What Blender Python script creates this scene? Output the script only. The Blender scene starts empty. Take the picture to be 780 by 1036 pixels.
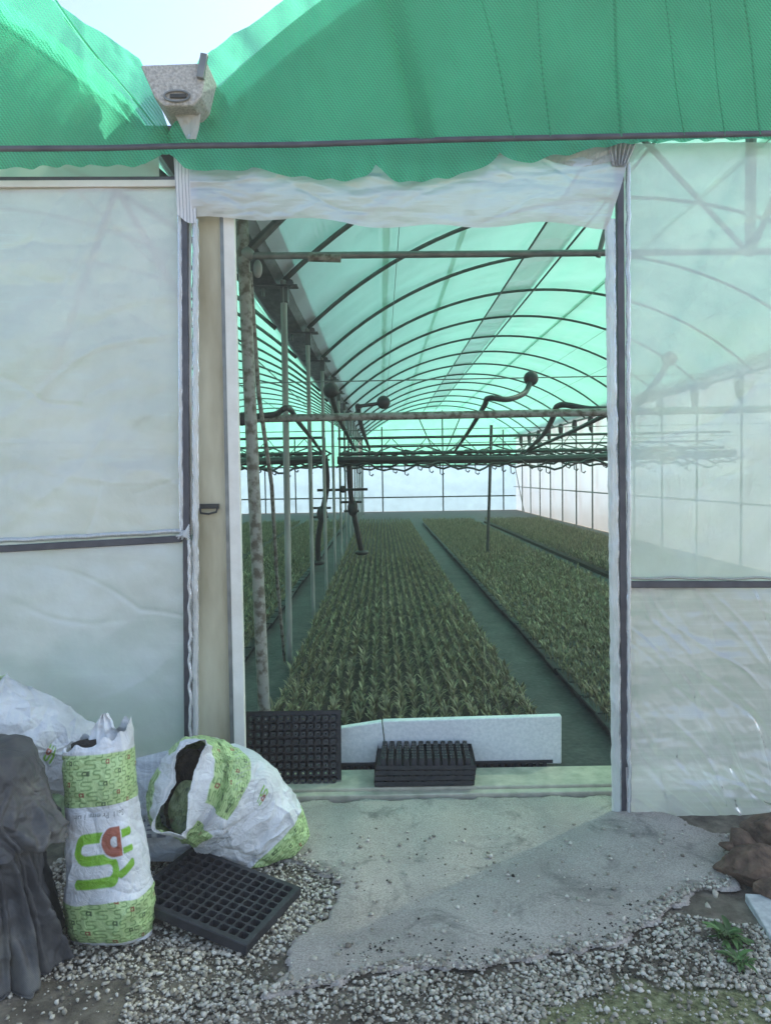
import bpy, math, random
import numpy as np
from mathutils import Vector, Matrix
random.seed(7); rng = np.random.default_rng(11)
R = math.radians; PI = math.pi
scene = bpy.context.scene; C = scene.collection

# ------------------------------------------------------------------ camera
FPX = 779.0; CAMZ = 1.55
cam_d = bpy.data.cameras.new('camera'); cam = bpy.data.objects.new('camera', cam_d); C.objects.link(cam)
CR = Matrix.Rotation(R(-0.3), 4, 'Z') @ Matrix.Rotation(R(90-2.65), 4, 'X') @ Matrix.Rotation(R(-0.85), 4, 'Z')
cam.matrix_world = Matrix.Translation((0, 0, CAMZ)) @ CR
cam_d.sensor_fit = 'VERTICAL'; cam_d.sensor_height = 36; cam_d.lens = FPX/1036*36
cam_d.clip_start = 0.05; cam_d.clip_end = 3000
scene.camera = cam
CR3 = CR.to_3x3()
def P(px, py, Y):
    d = CR3 @ Vector(((px-390)/FPX, -(py-518)/FPX, -1)); return Vector((0, 0, CAMZ)) + d*(Y/d.y)
def G(px, py, z=0.0):
    d = CR3 @ Vector(((px-390)/FPX, -(py-518)/FPX, -1)); return Vector((0, 0, CAMZ)) + d*((z-CAMZ)/d.z)

# ------------------------------------------------------------------ numpy noise
_perm = rng.permutation(256); _perm = np.concatenate([_perm, _perm, _perm])
_grad = rng.normal(size=(256, 3)); _grad /= np.linalg.norm(_grad, axis=1)[:, None]
def pnoise(p):
    p = np.asarray(p, float); i = np.floor(p).astype(int); f = p-i; u = f*f*f*(f*(f*6-15)+10); i &= 255
    out = 0
    for dx in (0, 1):
        for dy in (0, 1):
            for dz in (0, 1):
                h = _perm[_perm[_perm[(i[:, 0]+dx) & 255]+((i[:, 1]+dy) & 255)]+((i[:, 2]+dz) & 255)]
                g = _grad[h]; d = f-np.array([dx, dy, dz])
                w = (u[:, 0] if dx else 1-u[:, 0])*(u[:, 1] if dy else 1-u[:, 1])*(u[:, 2] if dz else 1-u[:, 2])
                out = out+w*(g*d).sum(1)
    return out
def fbm(p, o=4):
    s = 0; a = 1.
    for k in range(o): s = s+a*pnoise(p*(2.03**k)+17.3*k); a *= .5
    return s
def ridge(p, o=4):
    s = 0; a = 1.
    for k in range(o): s = s+a*(.35-np.abs(pnoise(p*(2.1**k)+7.7*k))); a *= .5
    return s

def crumple(q, n, amp, length, width, seed=0, planar=None):
    r = np.random.default_rng(seed); lo, hi = q.min(0), q.max(0); out = np.zeros(len(q))
    for k in range(n):
        c = q[r.integers(len(q))]; a = r.normal(size=3)
        if planar is not None: t = r.uniform(*planar); a = np.array([-math.sin(t), 0, math.cos(t)])
        a /= np.linalg.norm(a); L = length*r.uniform(.4, 1.4); w = width*r.uniform(.5, 1.6); v = q-c; m = (np.abs(v).max(1) < L*2.2); v = v[m]
        if not len(v): continue
        d = v@a; d = d+.15*L*np.sin(np.linalg.norm(v, axis=1)/L*2+k); out[m] += amp*r.uniform(.3, 1.)*r.choice([-1, 1])*np.exp(-np.abs(d)/w)*np.exp(-(v**2).sum(1)/L**2)
    return out

# ------------------------------------------------------------------ mesh helpers
class MB:
    def __init__(s): s.v = []; s.f = []; s.n = 0
    def add(s, v, f):
        v = [tuple(x) for x in v]; s.v += v; s.f += [tuple(i+s.n for i in q) for q in f]; s.n += len(v)
    def box(s, c, size, rot=None):
        x, y, z = (a/2 for a in size); c = Vector(c)
        vs = [Vector((sx*x, sy*y, sz*z)) for sx in (-1, 1) for sy in (-1, 1) for sz in (-1, 1)]
        if rot is not None: vs = [rot @ v for v in vs]
        s.add([v+c for v in vs], [(0, 1, 3, 2), (4, 6, 7, 5), (0, 4, 5, 1), (2, 3, 7, 6), (0, 2, 6, 4), (1, 5, 7, 3)])
    def tube(s, pts, r, seg=10, cap=True):
        pts = [Vector(p) for p in pts]; n = len(pts); rs = r if isinstance(r, (list, tuple)) else [r]*n
        vs = []; fs = []; up = None
        for i, p in enumerate(pts):
            t = (pts[min(i+1, n-1)]-pts[max(i-1, 0)]).normalized()
            if up is None: up = Vector((0, 0, 1)) if abs(t.z) < .9 else Vector((1, 0, 0))
            a = (up-t*up.dot(t)).normalized(); b = t.cross(a); up = a
            for k in range(seg):
                th = 2*PI*k/seg; vs.append(p+(a*math.cos(th)+b*math.sin(th))*rs[i])
        for i in range(n-1):
            for k in range(seg): k2 = (k+1) % seg; fs.append((i*seg+k, i*seg+k2, (i+1)*seg+k2, (i+1)*seg+k))
        if cap: fs.append(tuple(range(seg-1, -1, -1))); fs.append(tuple((n-1)*seg+k for k in range(seg)))
        s.add(vs, fs)
    def ball(s, c, r, seg=14, rings=9):
        c = Vector(c); r = Vector(r) if not isinstance(r, (int, float)) else Vector((r, r, r)); vs = [c+Vector((0, 0, r.z))]; fs = []
        for i in range(1, rings):
            th = PI*i/rings
            for k in range(seg):
                ph = 2*PI*k/seg; vs.append(c+Vector((r.x*math.sin(th)*math.cos(ph), r.y*math.sin(th)*math.sin(ph), r.z*math.cos(th))))
        vs.append(c-Vector((0, 0, r.z))); L = len(vs)-1
        for k in range(seg): fs.append((0, 1+k, 1+(k+1) % seg))
        for i in range(rings-2):
            for k in range(seg): k2 = (k+1) % seg; fs.append((1+i*seg+k, 1+(i+1)*seg+k, 1+(i+1)*seg+k2, 1+i*seg+k2))
        for k in range(seg): fs.append((L, 1+(rings-2)*seg+(k+1) % seg, 1+(rings-2)*seg+k))
        s.add(vs, fs)
    def build(s, name, m, parent=None, smooth=True, bevel=0):
        me = bpy.data.meshes.new(name); me.from_pydata(s.v, [], s.f); me.update()
        return link(name, me, m, parent, smooth, bevel)
def link(name, me, m, parent=None, smooth=True, bevel=0):
    if smooth:
        me.polygons.foreach_set('use_smooth', [True]*len(me.polygons))
        if hasattr(me, 'set_sharp_from_angle'): me.set_sharp_from_angle(angle=R(38))
    o = bpy.data.objects.new(name, me); C.objects.link(o)
    if m: me.materials.append(m)
    if parent: o.parent = parent; o.matrix_parent_inverse = PINV.get(parent.name, Matrix.Identity(4))
    if bevel:
        b = o.modifiers.new('bevel', 'BEVEL'); b.width = bevel; b.segments = 2; b.limit_method = 'ANGLE'
    return o
PINV = {}
def npmesh(name, V, Q, m, parent=None, smooth=True, sharp=None, col=None):
    V = np.asarray(V, np.float32); Q = np.asarray(Q, np.int32); k = Q.shape[1]
    me = bpy.data.meshes.new(name); me.vertices.add(len(V)); me.vertices.foreach_set('co', V.ravel())
    me.loops.add(Q.size); me.loops.foreach_set('vertex_index', Q.ravel())
    me.polygons.add(len(Q)); me.polygons.foreach_set('loop_start', np.arange(0, Q.size, k, dtype=np.int32))
    if smooth: me.polygons.foreach_set('use_smooth', np.ones(len(Q), bool))
    me.update(); me.validate()
    if col is not None:
        a = me.color_attributes.new('print', 'FLOAT_COLOR', 'POINT')
        a.data.foreach_set('color', np.concatenate([col, np.ones((len(col), 1))], 1).astype(np.float32).ravel())
    if sharp: me.set_sharp_from_angle(angle=R(sharp))
    o = bpy.data.objects.new(name, me); C.objects.link(o); me.materials.append(m)
    if parent: o.parent = parent; o.matrix_parent_inverse = PINV.get(parent.name, Matrix.Identity(4))
    return o
def gridq(nu, nv, wrap=False):   # verts index = i*nu + j, i over v, j over u
    j = np.arange(nu if wrap else nu-1); i = np.arange(nv-1); I, J = np.meshgrid(i, j, indexing='ij')
    J2 = (J+1) % nu
    return np.stack([I*nu+J, I*nu+J2, (I+1)*nu+J2, (I+1)*nu+J], -1).reshape(-1, 4)
def empty(name, loc):
    o = bpy.data.objects.new(name, None); C.objects.link(o); o.location = loc; o.empty_display_size = .1
    PINV[o.name] = Matrix.Translation(Vector(loc)).inverted(); return o
def tag(o, label=None, cat=None, group=None, kind=None):
    if label: o['label'] = label
    if cat: o['category'] = cat
    if group: o['group'] = group
    if kind: o['kind'] = kind
    return o

# ------------------------------------------------------------------ materials
def nm(name):
    m = bpy.data.materials.new(name); m.use_nodes = True; nt = m.node_tree
    for n in list(nt.nodes): nt.nodes.remove(n)
    out = nt.nodes.new('ShaderNodeOutputMaterial'); return m, nt, out
def N(nt, t, **kw):
    n = nt.nodes.new(t)
    for k, v in kw.items():
        if k.startswith('i_'):
            key = k[2:]; key = int(key) if key.isdigit() else key.replace('_', ' ')
            n.inputs[key].default_value = v
        else: setattr(n, k, v)
    return n
def coords(nt, scale=(1, 1, 1), rot=(0, 0, 0)):
    tc = N(nt, 'ShaderNodeTexCoord'); mp = N(nt, 'ShaderNodeMapping'); mp.inputs['Scale'].default_value = scale; mp.inputs['Rotation'].default_value = rot
    nt.links.new(tc.outputs['Object'], mp.inputs['Vector']); return mp.outputs['Vector']
def noise(nt, vec, scale, detail=4, rough=.55, dist=0):
    n = N(nt, 'ShaderNodeTexNoise'); n.inputs['Scale'].default_value = scale; n.inputs['Detail'].default_value = detail
    n.inputs['Roughness'].default_value = rough; n.inputs['Distortion'].default_value = dist; nt.links.new(vec, n.inputs['Vector']); return n.outputs['Fac']
def ramp(nt, fac, stops, interp='LINEAR'):
    r = N(nt, 'ShaderNodeValToRGB'); cr = r.color_ramp; cr.interpolation = interp
    while len(cr.elements) < len(stops): cr.elements.new(.5)
    for e, (p, c) in zip(cr.elements, stops):
        e.position = p; e.color = (c, c, c, 1) if isinstance(c, (int, float)) else (*c, 1)
    nt.links.new(fac, r.inputs['Fac']); return r.outputs['Color']
def mixc(nt, fac, a, b, mode='MIX'):
    m = N(nt, 'ShaderNodeMix', data_type='RGBA', blend_type=mode)
    for sock, val in ((m.inputs[0], fac), (m.inputs[6], a), (m.inputs[7], b)):
        if isinstance(val, (int, float)): sock.default_value = val
        elif isinstance(val, tuple): sock.default_value = (*val, 1)
        else: nt.links.new(val, sock)
    return m.outputs[2]
def bump(nt, h, strength, dist=.01):
    b = N(nt, 'ShaderNodeBump'); b.inputs['Strength'].default_value = strength; b.inputs['Distance'].default_value = dist
    nt.links.new(h, b.inputs['Height']); return b.outputs['Normal']
def princ(name, c1, c2=None, scale=8, rough=.6, metal=0, bs=.3, stretch=(1, 1, 1), spec=.5, detail=6, bd=.01, lo=.35, hi=.65, bscale=None, rvar=.15):
    m, nt, out = nm(name); b = N(nt, 'ShaderNodeBsdfPrincipled'); v = coords(nt, stretch)
    f = noise(nt, v, scale, detail); c = ramp(nt, f, [(lo, c1), (hi, c2 or c1)]); nt.links.new(c, b.inputs['Base Color'])
    b.inputs['Metallic'].default_value = metal; b.inputs['Specular IOR Level'].default_value = spec
    f2 = noise(nt, v, bscale or scale*4, 5)
    rr = ramp(nt, f2, [(.3, max(0, rough-rvar)), (.7, min(1, rough+rvar))]); nt.links.new(rr, b.inputs['Roughness'])
    nt.links.new(bump(nt, f2, bs, bd), b.inputs['Normal']); nt.links.new(b.outputs[0], out.inputs[0]); return m

def film(name, opac, var=.15, tint=(.85, .87, .86), trans=.5, stretch=(1, 1, 1), scale=3, gloss=.1, rough=.3, tcol=(.95, .97, .97), bs=.6, streak=0., rot=(0, 0, 0), lines=0, fan=False):
    m, nt, out = nm(name); v = coords(nt, stretch, rot)
    f = noise(nt, v, scale, 5, .6, .4); fine = noise(nt, v, scale*6, 4, .6)
    op = ramp(nt, f, [(.3, max(0, opac-var)), (.72, min(1, opac+var))])
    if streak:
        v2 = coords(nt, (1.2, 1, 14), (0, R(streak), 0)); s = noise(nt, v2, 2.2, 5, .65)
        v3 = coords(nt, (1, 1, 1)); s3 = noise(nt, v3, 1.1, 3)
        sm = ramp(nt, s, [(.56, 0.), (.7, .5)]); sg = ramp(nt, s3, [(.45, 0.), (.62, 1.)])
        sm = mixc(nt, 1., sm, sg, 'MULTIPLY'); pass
    if lines:
        w = N(nt, 'ShaderNodeTexWave', wave_type='BANDS', bands_direction='Z'); w.inputs['Scale'].default_value = lines; w.inputs['Distortion'].default_value = 1.5
        w.inputs['Detail'].default_value = 3; nt.links.new(coords(nt), w.inputs['Vector'])
        op = mixc(nt, .10, op, w.outputs['Fac'])
    tr = N(nt, 'ShaderNodeBsdfTransparent'); tr.inputs[0].default_value = (*tcol, 1)
    d = N(nt, 'ShaderNodeBsdfDiffuse'); tl = N(nt, 'ShaderNodeBsdfTranslucent'); g = N(nt, 'ShaderNodeBsdfGlossy'); g.inputs['Roughness'].default_value = rough
    dirt = noise(nt, coords(nt), 2.3, 7, .65); dc = ramp(nt, dirt, [(.3, tuple(t*.86 for t in tint)), (.6, tint)])
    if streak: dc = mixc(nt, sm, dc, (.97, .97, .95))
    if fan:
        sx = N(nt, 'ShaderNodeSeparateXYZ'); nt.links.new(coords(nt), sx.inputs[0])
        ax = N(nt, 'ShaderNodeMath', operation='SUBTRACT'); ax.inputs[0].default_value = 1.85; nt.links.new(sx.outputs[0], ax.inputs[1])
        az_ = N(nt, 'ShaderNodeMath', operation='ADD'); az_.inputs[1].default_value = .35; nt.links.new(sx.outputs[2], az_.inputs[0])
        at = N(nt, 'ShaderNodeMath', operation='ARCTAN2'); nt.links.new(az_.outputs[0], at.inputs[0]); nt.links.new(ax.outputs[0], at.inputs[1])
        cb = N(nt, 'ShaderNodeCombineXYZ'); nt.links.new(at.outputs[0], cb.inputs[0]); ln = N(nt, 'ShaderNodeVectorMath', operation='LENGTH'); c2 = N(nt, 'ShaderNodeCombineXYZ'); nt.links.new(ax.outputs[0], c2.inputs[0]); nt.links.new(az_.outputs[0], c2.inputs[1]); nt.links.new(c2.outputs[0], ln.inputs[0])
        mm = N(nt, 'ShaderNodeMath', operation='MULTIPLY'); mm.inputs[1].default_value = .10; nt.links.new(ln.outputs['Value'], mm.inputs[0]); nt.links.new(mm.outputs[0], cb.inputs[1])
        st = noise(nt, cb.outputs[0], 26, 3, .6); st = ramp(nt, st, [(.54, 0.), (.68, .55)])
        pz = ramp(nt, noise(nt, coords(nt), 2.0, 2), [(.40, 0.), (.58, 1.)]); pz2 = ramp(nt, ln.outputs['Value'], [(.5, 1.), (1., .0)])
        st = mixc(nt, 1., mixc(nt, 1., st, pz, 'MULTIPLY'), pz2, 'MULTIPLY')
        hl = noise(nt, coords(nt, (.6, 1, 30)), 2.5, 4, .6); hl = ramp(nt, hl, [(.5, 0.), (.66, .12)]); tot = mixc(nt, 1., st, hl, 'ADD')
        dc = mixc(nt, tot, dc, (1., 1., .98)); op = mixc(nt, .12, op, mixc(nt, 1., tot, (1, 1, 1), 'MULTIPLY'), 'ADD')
    nt.links.new(dc, d.inputs[0]); nt.links.new(dc, tl.inputs[0]); g.inputs[0].default_value = (.9, .93, 1, 1)
    nb = bump(nt, mixc(nt, .3, f, fine), bs, .02)
    for n_ in (d, tl, g): nt.links.new(nb, n_.inputs['Normal'])
    m1 = N(nt, 'ShaderNodeMixShader'); m1.inputs[0].default_value = trans; nt.links.new(d.outputs[0], m1.inputs[1]); nt.links.new(tl.outputs[0], m1.inputs[2])
    m2 = N(nt, 'ShaderNodeMixShader'); nt.links.new(op, m2.inputs[0]); nt.links.new(tr.outputs[0], m2.inputs[1]); nt.links.new(m1.outputs[0], m2.inputs[2])
    fr = N(nt, 'ShaderNodeFresnel'); fr.inputs['IOR'].default_value = 1.4
    mul = N(nt, 'ShaderNodeMath', operation='MULTIPLY_ADD'); mul.inputs[1].default_value = .55; mul.inputs[2].default_value = gloss*.3; nt.links.new(fr.outputs[0], mul.inputs[0])
    m3 = N(nt, 'ShaderNodeMixShader'); nt.links.new(mul.outputs[0], m3.inputs[0]); nt.links.new(m2.outputs[0], m3.inputs[1]); nt.links.new(g.outputs[0], m3.inputs[2])
    nt.links.new(m3.outputs[0], out.inputs[0]); return m

def net(name, col, tcol, open_=.3, scale=1., trans=.6):
    m, nt, out = nm(name); v = coords(nt)
    w = N(nt, 'ShaderNodeTexWave', wave_type='BANDS', bands_direction='X'); w.inputs['Scale'].default_value = 26*scale; w.inputs['Distortion'].default_value = .6; w.inputs['Detail'].default_value = 2
    nt.links.new(coords(nt, (1, 1, 1), (0, R(34), 0)), w.inputs['Vector'])
    w2 = N(nt, 'ShaderNodeTexWave', wave_type='BANDS', bands_direction='Z'); w2.inputs['Scale'].default_value = 30*scale; w2.inputs['Distortion'].default_value = .6; w2.inputs['Detail'].default_value = 1
    nt.links.new(coords(nt, (1, 1, 1), (0, R(-8), 0)), w2.inputs['Vector'])
    big = noise(nt, v, 1.4, 4, .6)
    mx = mixc(nt, .35, w.outputs['Fac'], w2.outputs['Fac'])
    op = ramp(nt, mx, [(.25, max(0, open_-.16)), (.75, min(1, open_+.16))])
    c = mixc(nt, ramp(nt, big, [(.35, 0.), (.65, 1.)]), tuple(a*.82 for a in col), tuple(min(1, a*1.1) for a in col))
    c = mixc(nt, mixc(nt, 1., mx, (.5, .5, .5), 'MULTIPLY'), c, tuple(a*.62 for a in col))
    d = N(nt, 'ShaderNodeBsdfDiffuse'); tl = N(nt, 'ShaderNodeBsdfTranslucent'); tr = N(nt, 'ShaderNodeBsdfTransparent'); tr.inputs[0].default_value = (*tcol, 1)
    nt.links.new(c, d.inputs[0]); nt.links.new(c, tl.inputs[0])
    nb = bump(nt, mx, .35, .004); nt.links.new(nb, d.inputs['Normal'])
    m1 = N(nt, 'ShaderNodeMixShader'); m1.inputs[0].default_value = trans; nt.links.new(d.outputs[0], m1.inputs[1]); nt.links.new(tl.outputs[0], m1.inputs[2])
    m2 = N(nt, 'ShaderNodeMixShader'); nt.links.new(op, m2.inputs[0]); nt.links.new(m1.outputs[0], m2.inputs[1]); nt.links.new(tr.outputs[0], m2.inputs[2])
    nt.links.new(m2.outputs[0], out.inputs[0]); return m

M = {}
M['steel'] = princ('galvanised steel', (.16, .17, .17), (.27, .28, .27), 14, .5, .6, .1)
M['dark'] = princ('dark painted pipe', (.05, .05, .065), (.09, .09, .105), 12, .45, .2, .1)
M['darkgreen'] = princ('arch pipe', (.05, .065, .06), (.09, .11, .10), 12, .5, .5, .1)
M['gutter'] = princ('gutter steel', (.09, .10, .11), (.17, .18, .18), 5, .45, .6, .15, stretch=(1, .3, 1))
M['rustpole'] = princ('mottled pole', (.13, .11, .085), (.33, .32, .29), 22, .6, .2, .3, lo=.4, hi=.55)
M['palepole'] = princ('pale pole', (.22, .23, .22), (.36, .37, .35), 10, .5, .3, .1, stretch=(1, 1, .3))
M['hose'] = princ('black hose', (.014, .016, .016), (.03, .034, .032), 20, .5, 0, .1)
M['tray'] = princ('black tray plastic', (.010, .011, .016), (.026, .028, .036), 25, .5, 0, .15, bscale=160, bd=.001)
M['door'] = princ('beige door board', (.42, .36, .23), (.72, .67, .50), 3.2, .65, 0, .25, stretch=(2, 1, .5), bscale=30, bd=.002, lo=.3, hi=.7)
M['doorgreen'] = M['door']
M['whitepaint'] = princ('cream strip', (.74, .70, .62), (.84, .81, .74), 9, .5, 0, .1)
M['foam'] = princ('polystyrene', (.68, .70, .70), (.82, .83, .82), 60, .8, 0, .5, bscale=120, bd=.004)
M['block'] = princ('rough concrete block', (.34, .33, .31), (.62, .60, .56), 90, .85, 0, 1., bscale=70, bd=.01)
M['thresh'] = princ('threshold cement', (.37, .35, .27), (.54, .50, .40), 14, .8, 0, .6, bscale=80, bd=.004)
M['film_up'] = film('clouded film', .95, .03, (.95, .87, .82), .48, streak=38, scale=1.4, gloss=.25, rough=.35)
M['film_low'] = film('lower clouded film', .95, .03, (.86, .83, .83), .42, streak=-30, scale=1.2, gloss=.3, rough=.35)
M['film_rup'] = film('thin clear film', .80, .05, (.95, .94, .92), .62, scale=1.2, gloss=.2, rough=.3, tcol=(.9, .95, .93))
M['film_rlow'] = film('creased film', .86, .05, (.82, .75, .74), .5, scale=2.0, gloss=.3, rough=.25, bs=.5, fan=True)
M['film_lintel'] = film('milky lintel film', .86, .10, (.82, .83, .86), .5, stretch=(.35, 1, 2.6), scale=4, gloss=.4, rough=.3, bs=.35)
M['film_strip'] = film('rolled film edge', .93, .05, (.82, .82, .82), .35, stretch=(5, 1, 1), scale=5, gloss=.5, rough=.25, bs=1.)
M['film_roof'] = film('roof film', .38, .06, (.86, .93, .90), .85, stretch=(1, .35, 1), scale=3, gloss=.0, rough=.4, tcol=(.95, .99, .97), bs=.2)
M['film_end'] = film('end wall film', .72, .06, (.32, .47, .58), .8, scale=2, gloss=.1, tcol=(.42, .56, .66))
M['film_side'] = film('side wall film', .72, .08, (.58, .58, .61), .75, tcol=(.7, .72, .75), scale=2, gloss=.2)
M['film_beige'] = film('gathered beige film', .9, .08, (.68, .62, .54), .4, stretch=(6, 1, 1), scale=6, gloss=.3, bs=1.)
M['net'] = net('green shade net', (.10, .61, .35), (.5, .92, .72), .18, trans=.5)
M['netroof'] = net('green roof net', (.16, .54, .41), (.80, .92, .84), .03, .3, trans=.88)
M['netdark'] = net('doubled net', (.12, .56, .35), (.2, .8, .5), .16)
M['strip_roof'] = film('pale roof strip', .20, .03, (.95, .80, .74), .9, scale=4, gloss=.05, bs=.2)

def leaf_mat(name, a, b, tr=.35):
    m, nt, out = nm(name); g = N(nt, 'ShaderNodeNewGeometry'); c = ramp(nt, g.outputs['Random Per Island'], [(0, a), (.75, b), (1, tuple(min(1, x*1.9) for x in b))])
    p = N(nt, 'ShaderNodeBsdfPrincipled'); p.inputs['Roughness'].default_value = .5; nt.links.new(c, p.inputs['Base Color'])
    t = N(nt, 'ShaderNodeBsdfTranslucent'); nt.links.new(c, t.inputs[0]); mx = N(nt, 'ShaderNodeMixShader'); mx.inputs[0].default_value = tr
    nt.links.new(p.outputs[0], mx.inputs[1]); nt.links.new(t.outputs[0], mx.inputs[2]); nt.links.new(mx.outputs[0], out.inputs[0]); return m
M['leaf'] = leaf_mat('seedling leaf', (.095, .092, .05), (.25, .23, .14))
M['weed'] = leaf_mat('weed leaf', (.05, .12, .03), (.10, .20, .06))

def mat_bag(name, rough=.35, trans=.0):
    m, nt, out = nm(name); b = N(nt, 'ShaderNodeBsdfPrincipled'); a = N(nt, 'ShaderNodeVertexColor'); a.layer_name = 'print'
    v = coords(nt); f = noise(nt, v, 22, 5, .6, 1.2); f2 = noise(nt, v, 7, 5); dirt = ramp(nt, f2, [(.30, .72), (.55, 1.)])
    nt.links.new(mixc(nt, 1., a.outputs['Color'], dirt, 'MULTIPLY'), b.inputs['Base Color'])
    b.inputs['Roughness'].default_value = rough; nt.links.new(bump(nt, f, .8, .012), b.inputs['Normal'])
    nt.links.new(b.outputs[0], out.inputs[0]); return m
M['bag'] = mat_bag('printed sack plastic'); M['bagdull'] = mat_bag('dull sack plastic', .5)
def mat_cloth():
    m, nt, out = nm('grey ground cloth'); b = N(nt, 'ShaderNodeBsdfPrincipled'); v = coords(nt)
    big = noise(nt, v, 4, 5, .6); c = ramp(nt, big, [(.38, (.040, .041, .048)), (.50, (.075, .075, .077)), (.64, (.155, .148, .13))])
    w = N(nt, 'ShaderNodeTexWave', wave_type='BANDS', bands_direction='DIAGONAL'); w.inputs['Scale'].default_value = 90; w.inputs['Distortion'].default_value = 1
    nt.links.new(v, w.inputs['Vector']); c = mixc(nt, .18, c, mixc(nt, 1., c, w.outputs['Fac'], 'MULTIPLY'))
    nt.links.new(c, b.inputs['Base Color']); b.inputs['Roughness'].default_value = .6
    f = noise(nt, v, 14, 5, .55, .6); nt.links.new(bump(nt, f, .55, .012), b.inputs['Normal']); nt.links.new(b.outputs[0], out.inputs[0]); return m
M['cloth'] = mat_cloth()
M['rock'] = princ('brown stone', (.05, .03, .02), (.19, .12, .08), 14, .85, 0, 1., bscale=40, bd=.012)
M['slab'] = princ('pale grey slab', (.42, .43, .43), (.60, .61, .60), 30, .8, 0, .5, bscale=90, bd=.004)
M['pebble'] = None
def mat_gravel():
    m, nt, out = nm('limestone gravel'); b = N(nt, 'ShaderNodeBsdfPrincipled'); g = N(nt, 'ShaderNodeNewGeometry')
    c = ramp(nt, g.outputs['Random Per Island'], [(0, (.20, .17, .13)), (.3, (.36, .32, .25)), (.6, (.52, .47, .38)), (1, (.72, .67, .57))])
    f = noise(nt, coords(nt), 60, 4); c = mixc(nt, 1., c, ramp(nt, f, [(.3, .7), (.6, 1.)]), 'MULTIPLY')
    nt.links.new(c, b.inputs['Base Color']); b.inputs['Roughness'].default_value = .85; nt.links.new(bump(nt, f, .5, .003), b.inputs['Normal']); nt.links.new(b.outputs[0], out.inputs[0]); return m
M['gravel'] = mat_gravel()
def mat_ground():
    m, nt, out = nm('soil and moss'); b = N(nt, 'ShaderNodeBsdfPrincipled'); v = coords(nt)
    f = noise(nt, v, 9, 7, .65); c = ramp(nt, f, [(.3, (.06, .048, .036)), (.5, (.16, .135, .10)), (.7, (.30, .26, .20))])
    # mossy patch with sunlight painted into its yellow-green colour
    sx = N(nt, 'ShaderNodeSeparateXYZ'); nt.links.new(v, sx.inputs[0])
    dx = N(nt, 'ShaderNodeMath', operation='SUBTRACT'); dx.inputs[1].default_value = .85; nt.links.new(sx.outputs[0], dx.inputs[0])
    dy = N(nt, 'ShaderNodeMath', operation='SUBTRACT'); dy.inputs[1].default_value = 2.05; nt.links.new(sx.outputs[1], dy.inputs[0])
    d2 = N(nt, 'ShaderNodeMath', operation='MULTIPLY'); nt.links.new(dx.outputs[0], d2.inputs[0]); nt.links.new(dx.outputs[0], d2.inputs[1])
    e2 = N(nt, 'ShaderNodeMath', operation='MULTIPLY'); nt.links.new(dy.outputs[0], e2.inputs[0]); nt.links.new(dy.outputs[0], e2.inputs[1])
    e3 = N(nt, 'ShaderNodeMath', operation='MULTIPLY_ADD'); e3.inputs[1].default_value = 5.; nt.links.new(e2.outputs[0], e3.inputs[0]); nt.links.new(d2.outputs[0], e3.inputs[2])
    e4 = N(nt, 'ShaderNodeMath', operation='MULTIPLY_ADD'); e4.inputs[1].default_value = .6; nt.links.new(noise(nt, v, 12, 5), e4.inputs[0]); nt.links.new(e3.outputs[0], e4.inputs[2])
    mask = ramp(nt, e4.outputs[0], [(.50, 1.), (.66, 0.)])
    sunlit_moss = ramp(nt, noise(nt, v, 45, 5, .7), [(.35, (.08, .09, .035)), (.55, (.26, .27, .13)), (.7, (.42, .42, .27))])
    c = mixc(nt, mask, c, sunlit_moss); nt.links.new(c, b.inputs['Base Color']); b.inputs['Roughness'].default_value = .95
    nt.links.new(bump(nt, noise(nt, v, 50, 6, .7), 1., .015), b.inputs['Normal']); nt.links.new(b.outputs[0], out.inputs[0]); return m
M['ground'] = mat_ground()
def mat_conc():
    m, nt, out = nm('worn cement'); b = N(nt, 'ShaderNodeBsdfPrincipled'); v = coords(nt)
    big = noise(nt, v, 2.2, 5, .6); sp = noise(nt, v, 150, 3, .7); md = noise(nt, v, 22, 5, .65)
    c = ramp(nt, big, [(.32, (.33, .285, .25)), (.68, (.46, .405, .355))])
    c = mixc(nt, .55, c, mixc(nt, 1., c, ramp(nt, sp, [(.35, .45), (.5, .95), (.68, 1.5)]), 'MULTIPLY'))
    c = mixc(nt, ramp(nt, md, [(.58, 0.), (.70, .45)]), c, (.42, .42, .38))
    st = noise(nt, v, 4.5, 7, .72, .8); c = mixc(nt, ramp(nt, st, [(.54, 0.), (.68, .7)]), c, (.10, .095, .085))
    nt.links.new(c, b.inputs['Base Color']); b.inputs['Roughness'].default_value = .9
    nt.links.new(bump(nt, mixc(nt, .5, sp, md), .7, .006), b.inputs['Normal']); nt.links.new(b.outputs[0], out.inputs[0]); return m
M['conc'] = mat_conc()
M['floor'] = princ('green weed mat', (.024, .026, .030), (.058, .058, .062), 3.5, .8, 0, .4, bscale=30, bd=.01)
M['dirt'] = princ('dark peat', (.012, .010, .008), (.035, .028, .02), 40, .95, 0, .8)

# ------------------------------------------------------------------ dimensions
YF = 3.45; YE = 34.0; RHO = 4.86; ZP = 4.45; HALF = 3.33; CX = (2.58, -4.42)
XR = CX[0]+HALF+.05; XL = CX[1]-HALF-.05; XV = -.90
def az(x, c): return ZP-RHO+math.sqrt(max(.01, RHO*RHO-(x-c)**2))
ARCH_Y = [4.25+2*k for k in range(15)]

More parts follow.
